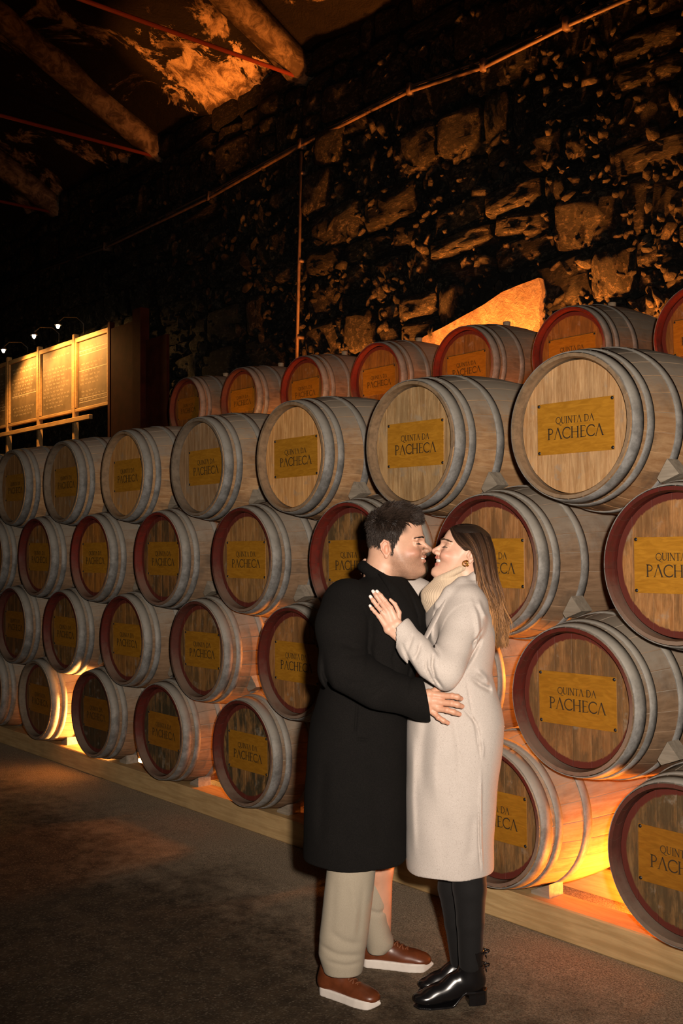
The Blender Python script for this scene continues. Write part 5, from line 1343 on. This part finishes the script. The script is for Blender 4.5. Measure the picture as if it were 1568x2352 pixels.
s.chain([P3(1048, 1392, 3.92), P3(1005, 1385, 3.99), P3(965, 1362, 4.035), P3(905, 1325, 3.990)], [.062, .055, .048, .042], .03)
s.caps(P3(920, 1451, 3.568), P3(893, 1416, 3.586), .031, .033, .004, '-')
zh = P3(1050, 2024, 3.62)[2]
s.op((-.4, 3.4, 0), (.7, 4.2, zh+.001), lambda X, Y, Z: np.broadcast_to(Z-zh-.0*X, (len(X), Y.shape[1], Z.shape[2])).copy(), .0, '-')
s.loft(rows_px([(1950, 947, 1119, 0, .158), (2005, 945, 1119, 0, .160), (2100, 945, 1119, 0, .160)], 3.79), .01, 2.35, mode='-')
s.chain([P3(1040, 1310, 3.79), P3(1030, 1368, 3.785)], [.066, .080], .008, '-')
CL = [P3(1108, 1328, 3.86), P3(1108, 1322, 3.79), P3(1092, 1326, 3.725), P3(1060, 1338, 3.692), P3(1030, 1358, 3.672), P3(1006, 1388, 3.665)]
s.chain(CL, [.016, .016, .015, .013, .012, .010], .03)
for path, w_, d_ in (
    ([(1106, 1470), (1085, 1510), (1060, 1552), (1038, 1582), (1022, 1591)], .0075, .016),
    ([(920, 1475), (940, 1520), (958, 1548), (985, 1568), (1008, 1586)], .006, .008),
    ([(988, 1490), (985, 1520), (992, 1548), (1012, 1575)], .006, .008), ([(972, 1500), (972, 1525), (985, 1550), (998, 1570)], .0055, .006),
    ([(1003, 1500), (990, 1478), (985, 1440)], .0065, .007), ([(1000, 1400), (995, 1440), (992, 1480)], .006, -.004),
    ([(1080, 1375), (1092, 1410), (1098, 1450), (1088, 1500), (1070, 1530)], .010, -.006), ([(1098, 1375), (1105, 1400), (1120, 1425)], .010, -.005), ([(1108, 1445), (1095, 1465), (1080, 1480)], .006, .005),
    ([(1085, 1560), (1110, 1580), (1133, 1592), (1126, 1572)], .009, .008), ([(1095, 1540), (1120, 1562), (1140, 1600)], .010, -.006), ([(1060, 1622), (1082, 1648), (1096, 1665), (1104, 1700), (1108, 1750)], .006, .006),
    ([(1073, 1560), (1080, 1600), (1088, 1650), (1094, 1680), (1098, 1710), (1106, 1748)], .0035, .003), ([(1103, 1690), (1110, 1720), (1109, 1750)], .006, -.004),
    ([(1040, 1640), (1052, 1700), (1058, 1790)], .014, .004), ([(985, 1640), (975, 1720), (972, 1830)], .020, .006), ([(1010, 1670), (1000, 1760), (1004, 1850)], .020, -.004),
    ([(952, 1700), (950, 1850), (955, 1980)], .012, -.004), ([(1028, 1880), (1020, 1940), (1018, 2000)], .020, .003), ([(1090, 1870), (1085, 1930), (1078, 1990)], .02, .003),
    ([(1106, 1770), (1106, 1860), (1107, 1940), (1112, 2010)], .0045, -.004), ([(1101, 1860), (1102, 1940), (1107, 2010)], .004, .003),
    ([(945, 1450), (938, 1470), (930, 1492)], .006, .004), ([(960, 1470), (955, 1490), (945, 1510)], .006, .005)):
    s.crease([XZ(*q) for q in path], w_*.9, d_*1.7, 3.80)
s.field(lambda X, Y, Z: .0018*np.sin(X*37+Z*11+1)*np.sin(Z*19+X*7))
V, Q = keep_main(*s.mesh()); V = relax(V, Q, 2)
wom.put('coat', V, Q, M['cream_wool'], wom_o, None, 'long cream wool coat')
flap(wom, wom_o, 'lapel', [P3(1064, 1337, 3.685), P3(1030, 1372, 3.650), P3(1004, 1425, 3.612), P3(984, 1462, 3.612), P3(968, 1490, 3.625)],
     [P3(1052, 1342, 3.690), P3(1013, 1380, 3.665), P3(988, 1430, 3.640), P3(971, 1465, 3.640), P3(960, 1490, 3.650)], M['cream_wool'])
# ---- tights
s = Sculpt(P3(985, 2230, 3.75)+np.array([0, -.16, 0]), P3(1130, 1960, 3.75)+np.array([0, .22, 0]), .0035)
s.chain([P3(1076, 1975, 3.70), P3(1078, 2040, 3.695), P3(1080, 2120, 3.69), P3(1080, 2215, 3.69)], [.062, .058, .047, .040], .01)
s.chain([P3(1044, 1975, 3.81), P3(1043, 2040, 3.81), P3(1050, 2120, 3.80), P3(1058, 2205, 3.80)], [.062, .058, .045, .038], .01)
V, Q = s.mesh(); wom.put('tights', V, Q, M['tights'], wom_o, None, 'black opaque tights')
# ---- ankle boots
def boot(fig, root, heel, toe, top, label, bows):
    heel = np.array(heel, float); toe = np.array(toe, float); f = toe-heel; Ln = np.linalg.norm(f); f /= Ln; l = np.array([-f[1], f[0], 0]); k = Ln/.255
    fn = lambda V: heel+np.asarray(V)[:, :1]*k*f+np.asarray(V)[:, 1:2]*l*k+np.asarray(V)[:, 2:3]*np.array([0, 0, 1])*k
    bt = empty('ankle_boot', tuple(heel-fig.o), 0, root); bt['label'] = label
    def putl(name, V, Q, mat, sm=True, lab=None):
        o = obj(name, mesh_np(name, fn(V)-heel, Q, mat, sm), bt)
        if lab: o['label'] = lab
    s = Sculpt((-.03, -.06, .0), (.28, .06, top+.03), .0028)
    s.ell((.205, 0, .030), (.050, .037, .024), 0); s.ell((.155, 0, .044), (.060, .036, .034), .02); s.ell((.10, 0, .068), (.052, .033, .044), .025); s.ell((.045, 0, .078), (.042, .031, .042), .02)
    s.caps((.055, 0, .085), (.052, 0, top), .037, .044, .025); s.op((-.03, -.06, top), (.28, .06, top+.03), lambda X, Y, Z: np.broadcast_to(top-Z, (len(X), Y.shape[1], Z.shape[2])).copy(), 0, '-')
    s.op((-.03, -.06, 0), (.28, .06, .06), lambda X, Y, Z: Z-.006-.042*sstep(-X, -.13, -.075)+0*Y, .002, '-')
    V, Q = s.mesh(); V = relax(V, Q, 1); putl('boot_shaft', V, Q, M['patent'], True, 'shiny black leather')
    s = Sculpt((-.03, -.06, -.01), (.28, .06, .07), .0025)
    W_ = lambda X: np.interp(X, [-.005, .01, .045, .10, .155, .205, .240, .256], [-.003, .026, .032, .029, .036, .038, .024, -.003])
    s.op((-.01, -.05, 0), (.258, .05, .06), lambda X, Y, Z: np.maximum(np.abs(Y)-W_(X), np.abs(Z-.004-.042*sstep(-X, -.13, -.075))-.0045), .002)
    s.op((-.01, -.05, 0), (.07, .05, .05), lambda X, Y, Z: np.maximum(np.maximum(np.abs(Y)-W_(X)*.92, np.abs(X-.034+.10*(.04-Z)*.3)-.034), np.maximum(-Z, Z-.048)), .002)
    V, Q = s.mesh(); putl('heeled_sole', V, Q, M['patent'])
    if bows:
        for zb in (top-.012, top-.058):
            mb = MB(); c = Vector((.006, .0, zb))
            for sg in (-1, 1):
                mb.tube(torus_pts(c+Vector((-.007, sg*.009, .003)), (.4, .1, sg*.9), .0085, 14), .0022, 6)
                mb.tube([c, c+Vector((-.005, sg*.004, -.012)), c+Vector((-.006, sg*.006, -.022))], .0016, 6)
            mb.tube([c+Vector((.012, -.035, .002)), c+Vector((-.002, 0, 0)), c+Vector((.012, .035, .002))], .0018, 6)
            putl('bow_tie', np.array([tuple(v) for v in mb.V]), [tuple(q) for q in mb.F], M['patent'], True, 'small bow at the back of the shaft')
h1 = P3(1117, 2304, 3.70)*[1, 1, 0]; t1 = P3(948, 2312, 3.67)*[1, 1, 0]; h1[1] = 3.70; t1[1] = 3.665
boot(wom, wom_o, h1, t1, .185, 'black ankle boot with block heel and bows, nearer the camera', True)
h2 = P3(1100, 2268, 3.83)*[1, 1, 0]; t2 = P3(958, 2268, 3.82)*[1, 1, 0]; h2[1] = 3.835; t2[1] = 3.79
boot(wom, wom_o, h2, t2, .175, 'black ankle boot, farther foot', False)
